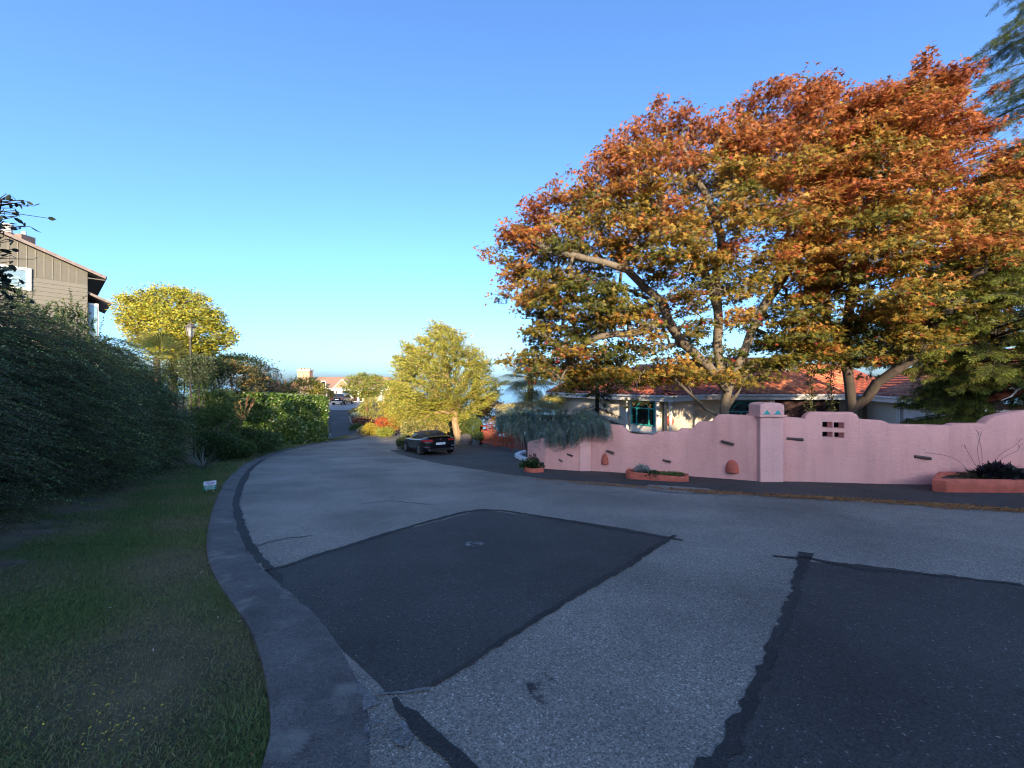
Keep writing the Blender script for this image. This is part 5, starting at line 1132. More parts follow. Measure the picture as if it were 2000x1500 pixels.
q = P(1036, 736, 20); fan_palm('fan_palm', 'shaggy fan palm beside the tile roofed house', (q.x, q.y, float(G(q.x, q.y))), q, 44, 1.05, .8, 5, [(.09, .13, .05), (.13, .16, .06), (.22, .21, .08)], .14, skirt=7)
mb = MB(); q = P(1028, 782, 27)
q = P(306, 700, 19.5); fan_palm('fan_palm', 'fan palm with long pale blades behind the lamp post', (q.x, q.y, float(G(q.x, q.y))), q, 30, 1.05, .9, 8, [(.07, .11, .04), (.11, .14, .05), (.2, .19, .06)], .15)
# slim yellow green cypress beside the palm
shrub('columnar_cypress', 'slim yellow green cypress beside the palm trunk', *sp(1030, 786, 30, 7, 24, 7), 1800, .10, [(.30, .30, .04), (.24, .26, .04)], seed=90, lumps=2, upright=1.2, cat='tree', stems=1)

# ---- weeping blue cedar over the wall end
WT = [(968, 805), (985, 795), (1010, 790), (1050, 797), (1100, 797), (1130, 795), (1155, 803), (1180, 818)]
rng = np.random.default_rng(91); q0 = P(1060, 812, 16.4); o = empty('weeping_cedar', (q0.x, q0.y, float(G(q0.x, q0.y))), 'weeping blue grey cedar draped over the far end of the pink wall', 'tree')
ns = 1500; px = rng.uniform(970, 1185, ns); ytop = np.interp(px, [968, 985, 1010, 1050, 1100, 1130, 1155, 1185], [812, 797, 790, 797, 798, 796, 803, 822]); ybot = np.interp(px, [968, 1000, 1020, 1040, 1080, 1110, 1125, 1140, 1160, 1185], [832, 846, 862, 868, 872, 870, 858, 842, 832, 830])
Dw = np.interp(px, [968, 1030, 1064, 1130, 1190], [18.2, 16.2, 14.3, 13.4, 13.0]); v = rng.random(ns) ** .8; y0 = ytop + (ybot - ytop) * v * .72 + rng.normal(0, 1.5, ns)
D0 = Dw + .75 - 1.05 * np.sqrt(v) + rng.uniform(0, .5, ns) * (1 - v) * 2.5; root = unproj(px, y0, D0)
Ls = rng.uniform(.35, .95, ns) * (1.1 - .45 * v); hx = rng.normal(.12, .35, ns); per = 38; t = np.tile(np.linspace(0, 1, per), (ns, 1)) + rng.normal(0, .015, (ns, per))
out_ = np.stack([hx, -np.abs(rng.normal(.5, .25, ns)), np.zeros(ns)], 1); pos = root[:, None] + out_[:, None] * (Ls[:, None] * (t - .35 * t * t))[..., None] * .8; pos[..., 2] += (Ls[:, None] * (.16 * np.sin(t * 2.4) - .95 * t ** 1.7))
pos = pos.reshape(-1, 3); n = len(pos); tan = np.repeat(unit(out_ * .5 - [0, 0, .8]), per, 0)
leaves('crown', pos + RNG.normal(0, .012, (n, 3)), rdir(n) + tan * .8, rdir(n), RNG.uniform(.05, .085, n), T_TUFT, np.repeat(pick([(.13, .20, .18), (.17, .25, .22), (.10, .15, .135), (.24, .28, .19), (.07, .105, .095)], ns, .32), per, 0), leafmat('needle', .1, .05, .7), o)
mb = MB(); g0 = float(G(q0.x, q0.y + .5)); mb.tube([(q0.x, q0.y + .5, g0), (q0.x - .1, q0.y + .4, g0 + 1.2), (q0.x - .6, q0.y + .3, -.1), (q0.x - 1.5, q0.y + 1.2, -.1)], [.12, .1, .07, .03], 8); mb.tube([(q0.x - .1, q0.y + .4, g0 + 1.2), (q0.x + .9, q0.y - 1.4, -.05), (q0.x + 2.0, q0.y - 2.1, -.1)], [.09, .06, .025], 8); mb.build('trunk', M_BARKD, o, smooth=True)
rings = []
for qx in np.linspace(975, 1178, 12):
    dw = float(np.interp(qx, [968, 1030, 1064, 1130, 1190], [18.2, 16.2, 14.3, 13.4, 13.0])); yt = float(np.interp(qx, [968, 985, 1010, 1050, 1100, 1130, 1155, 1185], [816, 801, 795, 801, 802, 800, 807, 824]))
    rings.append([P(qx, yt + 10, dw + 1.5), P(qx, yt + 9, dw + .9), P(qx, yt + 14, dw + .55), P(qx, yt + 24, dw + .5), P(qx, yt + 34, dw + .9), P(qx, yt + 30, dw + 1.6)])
mb = MB(); mb.loft(rings); mb.build('inner_mass', MATS['hedge_core'], o)
# pale leaf colour stands in for the sunlit top of the cedar
shrub('cedar_lit_top', 'straw coloured leaves standing in for the sunlit top of the cedar', *sp(1040, 795, 18.6, 64, 13, 20), 9000, .055, [(.50, .42, .22), (.42, .37, .16), (.30, .29, .14)], seed=92)
# dark spruce before the house
rng = np.random.default_rng(93); q0 = P(1168, 800, 16.5); b0 = Vector((q0.x, q0.y, float(G(q0.x, q0.y)))); o = empty('dark_spruce', b0, 'dark spruce with spreading sprays before the house window', 'tree')
mb = MB(); mb.tube([b0, P(1166, 740, 16.5), P(1164, 690, 16.5)], [.13, .07, .01], 8); mb.build('trunk', M_BARKD, o, smooth=True)
segA = []; segB = []; NP = []; ND = []
for i in range(64):
    z = rng.uniform(-1.6, 2.7); k = (2.9 - z) / 4.5; az = rng.uniform(0, 6.28); L_ = (.25 + 1.5 * k) * rng.uniform(.7, 1.1); a_ = Vector((q0.x, q0.y, z)); dv = Vector((math.cos(az), math.sin(az), -.28)); b_ = a_ + dv * L_; segA.append(a_); segB.append(b_)
    for j in range(60):
        t = rng.uniform(.15, 1); s_ = rng.normal(0, .16) * (1.15 - t) * 1.6; p_ = a_.lerp(b_, t) + Vector((-math.sin(az), math.cos(az), 0)) * s_ + Vector((0, 0, -.3 * abs(s_))); NP.append(p_); ND.append(dv + Vector((-math.sin(az), math.cos(az), 0)) * np.sign(s_) * .8)
tubes('branch', segA, segB, np.full(64, .02), np.full(64, .006), M_BARKD, o, 4); n = len(NP)
leaves('crown', np.array(NP), np.array(ND) + RNG.normal(0, .3, (n, 3)), RNG.normal(0, .4, (n, 3)) + [0, 0, 1], .15, T_TUFT, pick([(.018, .035, .018), (.03, .05, .022)], n), MATS['needle'], o)

# ---- tall cedar at the right edge
def cedar(name, label, base, ztop, specs, pal, seed, group=None, trunk_r=.3, dens=9):
    rng = np.random.default_rng(seed); base = Vector(base); o = empty(name, base, label, 'tree', group)
    mb = MB(); mb.tube([base, Vector((base.x, base.y, (base.z + ztop) / 2)), Vector((base.x, base.y, ztop))], [trunk_r, trunk_r * .6, .03], 9); mb.build('trunk', M_BARKD, o, smooth=True)
    SA, SB, RA, RB, NP, ND, NS = [], [], [], [], [], [], []
    for (z, az, L_, rise, droop) in specs:
        a0 = Vector((base.x, base.y, z)); h = Vector((math.cos(az), math.sin(az), 0)); sd = Vector((-math.sin(az), math.cos(az), 0)); pts = []
        for j in range(9):
            t = j / 8; pts.append(a0 + h * L_ * t + Vector((0, 0, L_ * (rise * t - droop * t * t))))
        for j in range(8): SA.append(pts[j]); SB.append(pts[j + 1]); RA.append(.012 * L_ * (1 - j / 8.5) + .004); RB.append(.012 * L_ * (1 - (j + 1) / 8.5) + .003)
        nsub = int(dens * L_)
        for s_ in range(nsub):
            t = rng.uniform(.12, 1.0); k = min(7, int(t * 8)); p = pts[k].lerp(pts[k + 1], t * 8 - k); sg = 1 if s_ % 2 else -1; l2 = L_ * .30 * (1.15 - t) * rng.uniform(.6, 1.2) + .18
            e = p + h * l2 * .75 + sd * sg * l2 * .75 + Vector((0, 0, -l2 * rng.uniform(.25, .6))); SA.append(p); SB.append(e); RA.append(.008); RB.append(.003); m_ = int(10 + 24 * l2)
            for j in range(m_):
                tt = rng.random(); NP.append(p.lerp(e, tt) + Vector((0, 0, -.12 * rng.random() * l2))); ND.append((e - p).normalized() + Vector((0, 0, -.35))); NS.append(rng.uniform(.09, .16))
        for j in range(int(14 * L_)):
            t = rng.uniform(.1, 1); k = min(7, int(t * 8)); NP.append(pts[k].lerp(pts[k + 1], t * 8 - k)); ND.append(h + Vector((rng.normal(0, .5), rng.normal(0, .5), .1))); NS.append(.11)
    tubes('branch', SA, SB, RA, RB, M_BARKD, o, 4); n = len(NP)
    leaves('crown', np.array(NP), np.array(ND) + RNG.normal(0, .35, (n, 3)), RNG.normal(0, .5, (n, 3)) + [0, 0, 1], np.array(NS), T_TUFT, pick(pal, n, .2), MATS['needle'], o)
    return o
rng = np.random.default_rng(95); cb = (20.2, 13.2, float(G(20.2, 13.2))); specs = []
for z in np.arange(8.0, 17.5, .85):
    for k in range(5):
        az = math.pi + rng.normal(0, .55) if k < 3 else rng.uniform(0, 6.28); specs.append((z + rng.uniform(-.2, .2), az, np.interp(z, [8, 15, 17.5], [4.4, 3.6, 1.2]) * rng.uniform(.75, 1.08), rng.uniform(-.02, .15), rng.uniform(.18, .32)))
for z in np.arange(1.5, 8, .6):
    for k in range(4): specs.append((z, math.pi + rng.normal(0, .9), rng.uniform(2.5, 4.2), rng.uniform(-.05, .1), rng.uniform(.15, .3)))
cedar('cedar_tree', 'tall drooping cedar cut by the upper right edge', cb, 18.2, specs, [(.045, .085, .032), (.075, .11, .035), (.13, .155, .04), (.03, .055, .03)], 96, dens=6)
specs = []; rng = np.random.default_rng(97); cb2 = (15.6, 12.4, float(G(15.6, 12.4)))
for z in np.arange(-.9, 6.0, .23):
    for k in range(5):
        az = (rng.uniform(0, 6.28) if k > 2 else math.pi + rng.normal(.1, .8)) if z > 1.4 else math.pi + rng.uniform(-.9, .35); specs.append((z + rng.uniform(-.1, .1), az, np.interp(z, [-1, 1.6, 3.2, 6.0], [1.9, 2.0, 3.2, 1.3]) * rng.uniform(.7, 1.1), rng.uniform(.0, .25), rng.uniform(.1, .3)))
cedar('cedar_tree', 'bushy green cypress with dark skirts behind the wall at right', cb2, 6.6, specs, [(.10, .13, .025), (.15, .17, .03), (.07, .10, .025), (.20, .20, .035)], 98, trunk_r=.2)
o = empty('bare_branch', P(1955, 765, 11.4), 'bare grey dead branch against the dark cypress', 'branch')
mb = MB(); mb.tube([P(1956, 782, 11.4), P(1975, 774, 11.4), P(1985, 763, 11.5), P(2003, 752, 11.6), P(2040, 735, 11.9)], [.012, .022, .028, .03, .035], 6); mb.tube([P(1985, 763, 11.5), P(1978, 757, 11.4), P(1970, 760, 11.3)], [.018, .012, .005], 5); mb.build('limb', mat('dead_wood', (.42, .38, .34), .9), o, smooth=True)
for i_, (pxc, pyc, D_, rx_, ry_, lab_) in enumerate([(1640, 668, 36, 90, 50, 'dark evergreen tree behind the house seen under the maples'), (1830, 650, 33, 110, 80, 'tall dark evergreen tree beyond the garage wing')]):
    shrub('evergreen_tree', lab_, *sp(pxc, pyc, D_, rx_, ry_, rx_ * .6), 7000, .22, DG + [(.06, .08, .02)], seed=110 + i_, cat='tree', stems=3)
# vines hanging by the porch
for i, (px, lab) in enumerate([(1583, 'thin leafy vine hanging before the orange roof'), (1622, 'second leafy vine hanging nearer the dark trunk')]):
    q = P(px, 735, 14.5); o = empty('hanging_vine', (q.x, q.y, .3), lab, 'vine', 'vines by the porch'); mb = MB(); mb.tube([P(px + 4, 715, 14.5), P(px, 745, 14.5), P(px + 3, 775, 14.5), P(px - 2, 805, 14.5)], [.012, .012, .01, .006], 5); mb.build('stem', M_BARKD, o)
    n = 420; t = RNG.random(n); pos = unproj(px + RNG.normal(0, 6, n), 718 + 92 * t, 14.5 + RNG.normal(0, .12, n)); leaves('foliage', pos, rdir(n) + [0, 0, -.5], rdir(n), .08, T_DIA, pick([(.06, .075, .025), (.12, .11, .03)], n), M_LEAF, o)

# ---- plants in the planters
def tuft(name, label, c, n, r, size, pal, T=T_DIA, up=.8, cat='plant', flat=.5):
    o = empty(name, c, label, cat, 'plants in the wall planters'); d = rdir(n); d[:, 2] = np.abs(d[:, 2]); pos = np.array(c) + d * np.array(r) * (RNG.random((n, 1)) ** .4)
    leaves('foliage', pos, d + [0, 0, up * .5] + RNG.normal(0, .4, (n, 3)), d + RNG.normal(0, flat, (n, 3)) + [0, 0, .5], size * (.6 + .8 * RNG.random(n)), T, pick(pal, n), M_LEAF, o)
    mb = MB(); mb.tube([Vector(c) - Vector((0, 0, .12)), Vector(c) + Vector((0, 0, r[2] * .5))], [.02, .008], 5); mb.build('stem', M_BARKD, o); return o
_, c, t, nb3, L, zt = PL2; zt -= .03
tuft('succulent', 'silvery blue succulent in the long planter', c - t * L * .22 + Vector((0, 0, zt)), 420, (.22, .16, .2), .09, [(.22, .28, .27), (.30, .35, .33)], T_NAR)
tuft('succulent', 'dark green trailing succulent spilling over the long planter', c - t * L * .05 + Vector((0, 0, zt - .04)) - nb3 * .1, 260, (.24, .22, .11), .07, [(.04, .07, .03), (.07, .09, .04)])
tuft('succulent', 'bright green low succulent mat in the long planter', c + t * L * .23 + Vector((0, 0, zt - .02)), 650, (.42, .17, .10), .06, [(.09, .16, .04), (.12, .19, .05)], T_NAR)
_, c, t, nb3, L, zt = PL1
tuft('potted_plant', 'dark leafy plant in the small far planter', c + Vector((0, 0, zt - .05)) - t * .1, 520, (.42, .28, .26), .10, [(.03, .06, .025), (.05, .09, .03)])
tuft('potted_plant', 'wilted red brown plant rising from the small far planter', c + Vector((0, 0, zt + .1)) - t * .25 + nb3 * .1, 90, (.16, .12, .26), .10, [(.12, .05, .03), (.09, .05, .04)])
_, c, t, nb3, L, zt = PL3; q = P(1925, 938, 9.75)
tuft('purple_plant', 'dark purple leaved plant in the large planter', Vector((q.x, c.y - .05, zt - .05)), 420, (.62, .26, .33), .15, [(.018, .015, .02), (.03, .022, .032), (.02, .025, .018)], T_MAP)
tuft('purple_plant', 'low brown green ground cover in the large planter', Vector((q.x - .45, c.y - .05, zt - .05)), 420, (.75, .28, .12), .08, [(.05, .045, .02), (.08, .07, .03)], T_NAR)
o = empty('wiry_stems', (q.x, c.y + .2, zt - .1), 'thin dry flower stems fanning against the pink wall', 'plant'); mb = MB()
Dq = c.y + .15
for pts in ([(1890, 918), (1868, 895), (1840, 888), (1808, 884)], [(1906, 910), (1894, 890), (1883, 868)], [(1914, 908), (1908, 880), (1914, 850), (1905, 838)], [(1918, 908), (1918, 880), (1912, 860), (1918, 842)], [(1938, 908), (1955, 885), (1980, 873), (1992, 860)], [(1945, 905), (1965, 890), (1990, 880), (1992, 870)]):
    mb.tube([P(a_, b_, Dq) for a_, b_ in chaikin(pts, 2)], .005, 4)
mb.build('stem', mat('dry_stem', (.22, .11, .10), .9), o)
n = 90; e = RNG.choice(6, n); tips = np.array([(1812, 884), (1884, 870), (1907, 845), (1914, 848), (1990, 862), (1990, 872)])[e] + RNG.normal(0, 1, (n, 2)) * [4, 8]
leaves('bud', unproj(tips[:, 0], tips[:, 1], np.full(n, Dq)), rdir(n), rdir(n), .025, T_DIA, pick([(.2, .1, .1)], n), M_LEAF, o)

# ================================================================ cars
M_BLACK = mat('car_paint_black', (.005, .006, .008), .22, 3, .05, spec=.45, coat=.4)
M_SOFT = mat('soft_top', (.022, .023, .028), .85, 30, .1)
M_TYRE = mat('tyre', (.015, .015, .016), .85)
M_RIM = mat('rim', (.45, .46, .48), .3, 3, .1, metal=.9)
M_TAIL = mat('tail_lamp', (.35, .02, .025), .2, 3, .1, coat=.6)
M_PLATE = mat('plate', (.55, .60, .66), .5, 40, .25)
M_CHROME = mat('chrome', (.7, .7, .72), .15, 3, .05, metal=1)
def car_frame(loc, heading):
    """local x = forward, y = left, z = up"""
    R = Matrix.Rotation(math.pi / 2 + heading, 4, 'Z'); return R
def sym_loft(mb, secs):
    rings = []
    for x, half in secs: rings.append([Vector((x, y, z)) for y, z in half] + [Vector((x, -y, z)) for y, z in reversed(half)])
    return mb.loft(rings)
def wheel(parent, x, y, r, w, spokes=10):
    mb = MB(); sg = 1 if y > 0 else -1
    prof = [(r * .62, -w / 2), (r * .93, -w / 2), (r, -w * .32), (r, w * .32), (r * .93, w / 2), (r * .62, w / 2)]
    rings = [[Vector((x + rr * math.cos(t), y + yy, r + rr * math.sin(t))) for t in [2 * math.pi * k / 28 for k in range(28)]] for rr, yy in prof]
    mb.loft(rings + [rings[0]], cap=False); wh = mb.build('wheel', M_TYRE, parent, smooth=True, local=True)
    mb = MB(); yo = y + sg * w * .42
    for k in range(spokes):
        t = 2 * math.pi * (k + (.18 if k % 2 else -.18)) / spokes; mb.bar((x, yo, r), (x + r * .64 * math.cos(t), yo, r + r * .64 * math.sin(t)), .035, .03, up=(0, 1, 0))
    ring = [Vector((x + r * .66 * math.cos(t), yo, r + r * .66 * math.sin(t))) for t in [2 * math.pi * k / 24 for k in range(25)]]; mb.tube(ring, .018, 5)
    mb.build('rim', M_RIM, wh, local=True)
    mb = MB(); mb.add([Vector((x + r * .62 * math.cos(t), y + sg * w * .1, r + r * .62 * math.sin(t))) for t in [2 * math.pi * k / 20 for k in range(20)]], [tuple(range(20))]); mb.build('brake_disc', mat('dark_metal', (.02, .02, .022), .6), wh, local=True)
def half(w, zs, zsh, zd, crown, tuck=.86):
    return [(0, zs), (w * tuck, zs), (w * .97, zs + .10), (w, zs + (zsh - zs) * .5), (w * .985, zsh - .05), (w * .93, zsh), (w * .72, zd), (w * .35, zd + crown * .8), (0, zd + crown)]
# -- roadster
cx, cy = -4.88, 20.75; th = math.radians(31.5)
fwd = Vector((-math.sin(th), math.cos(th), 0)); lft = Vector((-math.cos(th), -math.sin(th), 0))
rl = Vector((cx, cy, 0)); cen = rl - lft * .80 + fwd * 1.24
zc = float(G(cen.x, cen.y)) + .005
CAR = empty('roadster', (cen.x, cen.y, zc), 'black two seat roadster with closed soft top parked by the fence', 'car')
pitch = math.atan2(float(G(*(cen + fwd * 1.2).xy)) - float(G(*(cen - fwd * 1.2).xy)), 2.4)
CAR.rotation_euler = (Matrix.Rotation(th + math.pi / 2, 4, 'Z') @ Matrix.Rotation(-pitch, 4, 'Y')).to_euler()
b = MB(); secs = [(-2.02, half(.70, .42, .70, .76, .02)), (-1.98, half(.82, .30, .78, .90, .03)), (-1.80, half(.89, .22, .84, .98, .04)), (-1.45, half(.925, .19, .88, .99, .03)), (-1.1, half(.93, .18, .88, .96, .03)), (-.5, half(.915, .18, .85, .90, .02)), (.1, half(.905, .18, .84, .88, .02)), (.6, half(.91, .18, .84, .90, .03)), (1.1, half(.925, .18, .84, .88, .05)), (1.5, half(.92, .19, .80, .82, .06)), (1.9, half(.87, .20, .72, .74, .05)), (2.15, half(.78, .24, .62, .64, .04)), (2.28, half(.6, .32, .52, .54, .02))]
sym_loft(b, secs); b.build('body', M_BLACK, CAR, smooth=True, local=True)
def roof_half(w0, z0, w1, z1): return [(0, z0 - .1), (w0, z0 - .1), (w0, z0), (w0 * .97, z0 + (z1 - z0) * .35), (w1 * 1.06, z0 + (z1 - z0) * .82), (w1 * .85, z1 - .005), (w1 * .45, z1 + .012), (0, z1 + .018)]
b = MB(); sym_loft(b, [(-1.22, roof_half(.64, .95, .55, 1.0)), (-.98, roof_half(.70, .93, .60, 1.12)), (-.66, roof_half(.74, .91, .61, 1.215)), (-.32, roof_half(.76, .90, .61, 1.255)), (.05, roof_half(.76, .89, .59, 1.245)), (.35, roof_half(.75, .89, .57, 1.20))]); st = b.build('soft_top', M_SOFT, CAR, smooth=True, local=True)
b = MB(); b.add([Vector(p) for p in ((-1.13, .42, 1.07), (-1.13, -.42, 1.07), (-.80, -.48, 1.195), (-.80, .48, 1.195))], [(0, 1, 2, 3)]); b.build('rear_window', M_GLASS, st, local=True)
b = MB()
for sg in (1, -1):
    b.add([Vector((x, y * sg, z)) for x, y, z in ((-.55, .757, .93), (.55, .765, .93), (.34, .675, 1.17), (-.30, .70, 1.19), (-.50, .735, 1.08))], [(0, 1, 2, 3, 4)])
b.build('side_window', M_GLASS, CAR, local=True)
b = MB(); b.add([Vector(p) for p in ((.36, .57, 1.20), (.36, -.57, 1.20), (.98, -.72, .93), (.98, .72, .93))], [(0, 1, 2, 3)]); b.build('windscreen', M_GLASS, CAR, local=True)
for sg in (1, -1):
    b = MB(); b.box((.52, sg * .98, .97), (.16, .2, .12)); b.build('mirror', M_BLACK, CAR, bevel=.03, local=True)
    b = MB(); rr = [[Vector((x, sg * y, z + dz)) for dz in (-.045, .05)] for x, y, z in ((-2.035, .42, .80), (-2.03, .62, .81), (-1.99, .80, .80), (-1.80, .905, .81), (-1.62, .935, .83))]
    b.add([p for r_ in rr for p in r_], [(2 * i, 2 * i + 1, 2 * i + 3, 2 * i + 2) for i in range(4)]); b.build('tail_lamp', M_TAIL, CAR, local=True)
    b = MB(); b.tube([Vector((-2.06, sg * .62, .31)), Vector((-1.9, sg * .62, .31))], .055, 10); b.build('exhaust', M_CHROME, CAR, local=True)
    b = MB(); b.box((-2.0, sg * .72, .48), (.1, .26, .06)); b.build('reflector', M_CHROME, CAR, local=True)
    b = MB(); rr = [Vector((1.28 + .36 * math.cos(t), sg * .936, .33 + .36 * math.sin(t))) for t in np.linspace(0, math.pi, 13)]; b.add(rr, [tuple(range(13))]); rr = [Vector((-1.22 + .36 * math.cos(t), sg * .938, .33 + .36 * math.sin(t))) for t in np.linspace(0, math.pi, 13)]; b.add(rr, [tuple(range(13))]); b.build('wheel_arch', M_TYRE, CAR, local=True)
b = MB(); b.box((-2.04, 0, .62), (.02, .52, .12)); pt = b.build('licence_plate', M_PLATE, CAR, local=True)
b = MB(); b.tube([Vector((-2.02, 0, .835)), Vector((-2.045, 0, .835))], .04, 12); b.build('emblem', M_CHROME, CAR, local=True)
b = MB(); b.box((-2.0, 0, .30), (.08, 1.2, .14)); b.build('diffuser', M_TYRE, CAR, bevel=.02, local=True)
b = MB(); b.box((-1.93, 0, .97), (.12, 1.3, .025)); b.build('spoiler', M_BLACK, CAR, bevel=.01, local=True)
for x in (-1.22, 1.25):
    for y in (.84, -.84): wheel(CAR, x, y, .335, .24)
# -- dark estate car on the far forecourt
q = P(670, 788, 60); th2 = math.radians(2); SUV = empty('parked_suv', (q.x, q.y, float(G(q.x, q.y)) + .012), 'dark sport utility car parked on the far forecourt', 'car'); SUV.rotation_euler = (0, 0, th2 + math.pi / 2)
b = MB(); sym_loft(b, [(-2.3, half(.80, .38, .85, .95, .02)), (-2.2, half(.9, .3, .95, 1.02, .02)), (-1.2, half(.94, .26, .98, 1.02, .02)), (.9, half(.94, .26, .96, 1.0, .03)), (1.9, half(.9, .28, .86, .92, .05)), (2.35, half(.74, .36, .7, .76, .04))]); b.build('body', M_BLACK, SUV, smooth=True, local=True)
b = MB(); sym_loft(b, [(-2.22, roof_half(.84, 1.0, .70, 1.2)), (-1.95, roof_half(.86, 1.0, .72, 1.62)), (-.6, roof_half(.87, 1.0, .74, 1.70)), (.4, roof_half(.87, 1.0, .70, 1.62)), (1.2, roof_half(.84, .98, .64, 1.08))]); b.build('cabin', M_BLACK, SUV, smooth=True, local=True)
b = MB(); b.add([Vector(p) for p in ((-2.235, .66, 1.12), (-2.235, -.66, 1.12), (-2.06, -.60, 1.5), (-2.06, .60, 1.5))], [(0, 1, 2, 3)]); b.build('rear_window', M_GLASS, SUV, local=True)
for sg in (1, -1):
    b = MB(); b.add([Vector((x, y * sg, z)) for x, y, z in ((-1.9, .875, 1.08), (.7, .875, 1.08), (.25, .80, 1.5), (-1.7, .80, 1.52))], [(0, 1, 2, 3)]); b.build('side_window', M_GLASS, SUV, local=True)
    b = MB(); b.box((-2.27, sg * .74, 1.0), (.1, .22, .2)); b.build('tail_lamp', M_TAIL, SUV, local=True)
b = MB(); b.box((-2.315, 0, .82), (.02, .5, .13)); b.build('licence_plate', M_PLATE, SUV, local=True)
b = MB(); b.box((-2.32, 0, .45), (.08, 1.6, .12)); b.build('bumper', M_GUT, SUV, local=True)
for x in (-1.4, 1.45):
    for y in (.85, -.85): wheel(SUV, x, y, .37, .25)

# ================================================================ street and garden furniture
# lamp post
M_POST = mat('lamp_post_metal', (.10, .085, .075), .55, 8, .2)
q = P(372, 660, 19); gz = float(G(q.x, q.y)); LP = empty('lamp_post', (q.x, q.y, gz), 'garden lamp post with six sided glass lantern above the shrubs', 'lamp post')
zb = P(372, 657, 19).z; zr = P(372, 640, 19).z; zt = P(372, 629, 19).z
mb = MB(); mb.lathe((q.x, q.y, 0), [(.07, gz), (.06, gz + .3), (.04, gz + .4), (.038, zb - .1), (.07, zb - .06), (.05, zb)], 12); mb.build('post', M_POST, LP, smooth=True)
hx = lambda r, z: [Vector((q.x + r * math.cos(math.pi / 3 * k + .3), q.y + r * math.sin(math.pi / 3 * k + .3), z)) for k in range(6)]
mb = MB(); mb.loft([hx(.22, zr), hx(.25, zr + .02), hx(.12, zr + .17), hx(.03, zr + .24), hx(.02, zt + .02)]); mb.build('lantern_roof', M_POST, LP)
for k in range(6):
    mb = MB(); mb.bar(hx(.115, zb)[k], hx(.205, zr)[k], .025, .025); mb.build('lantern_bar', M_POST, LP)
    mb = MB(); a0, a1 = hx(.105, zb + .01), hx(.195, zr - .01); mb.add([a0[k], a0[(k + 1) % 6], a1[(k + 1) % 6], a1[k]], [(0, 1, 2, 3)]); 
    g_ = MATS.get('lantern_glass')
    if g_ is None:
        g_, nn, ll, bb = newmat('lantern_glass'); bb.inputs['Base Color'].default_value = (.85, .88, .85, 1); bb.inputs['Roughness'].default_value = .15; bb.inputs['Transmission Weight'].default_value = .8; bb.inputs['IOR'].default_value = 1.1; MATS['lantern_glass'] = g_
    mb.build('pane', g_, LP)
mb = MB(); mb.lathe((q.x, q.y, zb), [(.05, 0), (.055, .1), (.05, .3), (.02, .36)], 10); mb.build('lamp_tube', M_WHITE, LP, smooth=True)
# yard sign
sx, sy = gp(412, 966); sz = float(G(sx, sy)); SG = empty('yard_sign', (sx, sy, sz), 'small white and green yard sign stuck in the lawn', 'sign')
ca = P(397.5, 941, sy); cb_ = P(422.5, 938, sy + .14); wv = (cb_ - ca); W_ = wv.length; ux = wv.normalized(); hgt = 17 / F * sy; dn = Vector((0, 0, -1)); nrm = ux.cross(Vector((0, 0, 1))).normalized()
def sgp(u, v, w=0): return ca + ux * u * W_ + dn * v * hgt + nrm * w
mb = MB(); mb.prism([sgp(0, 0), sgp(1, 0), sgp(1, .5), sgp(0, .5)], nrm * -.006, Vector((0, 0, 0))); mb.build('white_panel', mat('sign_white', (.70, .72, .80), .6, 5, .04), SG)
mb = MB(); mb.prism([sgp(0, .5), sgp(1, .5), sgp(1, 1), sgp(0, 1)], nrm * -.006, Vector((0, 0, 0))); mb.build('green_panel', mat('sign_green', (.03, .26, .18), .6, 5, .06), SG)
mb = MB()
for u in (.25, .75): mb.bar(sgp(u, .9, -.012), Vector((sgp(u, 1).x, sgp(u, 1).y, sz - .1)), .008)
mb.build('stake', M_GUT, SG)
def lettering(txt, u, v, size, m, shear=0.0, width=None):
    cu = bpy.data.curves.new('lettering', 'FONT'); cu.body = txt; cu.size = 1.0; cu.align_x = 'CENTER'; cu.align_y = 'CENTER'; cu.shear = shear
    to = bpy.data.objects.new('tmp', cu); COL.objects.link(to); d_ = bpy.context.evaluated_depsgraph_get(); me = bpy.data.meshes.new_from_object(to.evaluated_get(d_)); bpy.data.objects.remove(to)
    wd = max(v_.co.x for v_ in me.vertices) - min(v_.co.x for v_ in me.vertices); sc_ = (width * W_ / wd) if width else size
    c0 = sgp(u, v, .002) - SG.location
    for v_ in me.vertices: v_.co = c0 + ux * v_.co.x * sc_ + Vector((0, 0, 1)) * v_.co.y * size
    return link('lettering', me, m, SG)
lettering('JTGreen', .5, .25, .11, mat('sign_purple', (.05, .04, .22), .6), .4, .72)
lettering("DON'T PARK", .5, .63, .085, MATS['sign_white'], 0, .8); lettering('ON GRASS', .5, .84, .085, MATS['sign_white'], 0, .7)
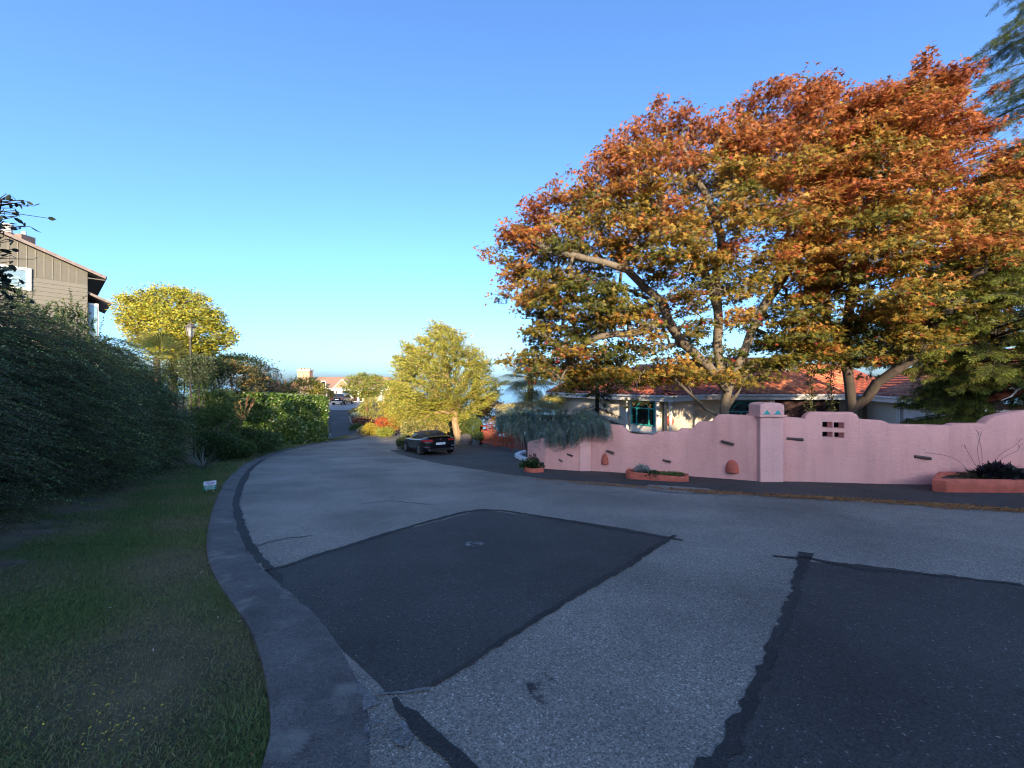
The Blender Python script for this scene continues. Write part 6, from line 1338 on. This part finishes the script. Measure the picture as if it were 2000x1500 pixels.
# red fence by the parking court
M_RED = mat('red_stain', (.27, .055, .028), .7, 7, .25, .2, 30, stretch=(6, 6, 1))
FA, FB, FC_ = Vector((-2.25, 27.9)), Vector((.95, 22.3)), Vector((-1.35, 31.5))
FN = empty('picket_fence', (FA.x, FA.y, float(G(FA.x, FA.y))), 'rust red stained picket fence beside the parking court', 'fence')
def fz_(p): return float(G(p.x, p.y))
def run(a, b, n, hgt):
    L = (b - a).length
    for f in (0, .36, .7, 1.0):
        p = a.lerp(b, f); mb = MB(); mb.box((p.x, p.y, fz_(p) + hgt / 2), (.12, .12, hgt + .06)); mb.build('post', M_RED, FN)
    for (h, w) in ((.16, .07), (hgt - .3, .07), (hgt, .13)):
        mb = MB(); k = 8
        for j in range(k):
            p, q_ = a.lerp(b, j / k), a.lerp(b, (j + 1) / k); mb.bar((p.x, p.y, fz_(p) + h), (q_.x, q_.y, fz_(q_) + h), w, .06)
        mb.build('rail', M_RED, FN)
    base = None
    for j in range(n):
        p = a.lerp(b, (j + .5) / n)
        if base is None: mb = MB(); mb.box((0, 0, (hgt - .3 + .16) / 2), (.055, .055, hgt - .3 - .16)); base = mb.build('picket', M_RED, FN, local=True); o_ = base
        else: o_ = base.copy(); COL.objects.link(o_); o_.parent = FN
        o_.location = Vector((p.x, p.y, fz_(p))) - FN.location
run(FA, FB, 34, 1.35); run(FA, FC_, 16, 1.35)
# white curb at the wall end
o = empty('wall_end_kerb', (.7, 19.2, float(G(.7, 19.2))), 'white painted curved kerb at the far end of the pink wall', 'kerb'); pts = chaikin([gp(1030, 881.5), gp(1012, 886), gp(1003, 891), gp(1012, 897), gp(1024, 901)], 3); mb = MB(); rings = []
for i, p in enumerate(pts):
    t = (Vector(pts[min(i + 1, len(pts) - 1)]) - Vector(pts[max(i - 1, 0)])).normalized(); nn_ = Vector((-t.y, t.x)); p = Vector(p); z = float(G(p.x, p.y)); rings.append([Vector((*(p + nn_ * d), z + h)) for d, h in ((-.02, -.05), (0, .12), (.28, .13), (.32, -.05))])
mb.loft(rings); mb.build('kerb_stone', mat('white_kerb', (.66, .67, .70), .7, 4, .08), o, smooth=True)
# boulder beside the tree trunk, green bollard light by the car
bm = bmesh.new(); bmesh.ops.create_icosphere(bm, subdivisions=3, radius=1)
for v in bm.verts:
    n_ = math.sin(v.co.x * 3 + 1) * .1 + math.sin(v.co.y * 4 + v.co.z * 3) * .09 + math.sin(v.co.z * 7 + v.co.x * 5) * .04; v.co *= 1 + n_; v.co = Vector((v.co.x * .62, v.co.y * .5, v.co.z * .48))
me = bpy.data.meshes.new('boulder'); bm.to_mesh(me); bm.free(); bx, by = gp(906, 869); bo_ = link('boulder', me, mat('boulder_stone', (.10, .09, .085), .9, 5, .35, .5, 12)); bo_.location = (bx, by + .5, float(G(bx, by)) + .25); me.polygons.foreach_set('use_smooth', np.ones(len(me.polygons), bool))
tag(bo_, 'grey boulder between the tree trunk and the clipped dome', 'boulder')
bx, by = gp(777.5, 868); o = empty('garden_light', (bx, by, float(G(bx, by))), 'squat dark green garden light at the corner of the parking court', 'garden light'); z0 = float(G(bx, by))
mb = MB(); mb.lathe((bx, by, z0), [(.08, 0), (.06, .05), (.05, .22), (.1, .24)], 10); mb.build('base', mat('dark_green_metal', (.02, .05, .035), .5), o, smooth=True)
mb = MB(); mb.lathe((bx, by, z0 + .24), [(.16, 0), (.17, .04), (.12, .12), (.02, .17)], 12); mb.build('hood', MATS['dark_green_metal'], o, smooth=True)
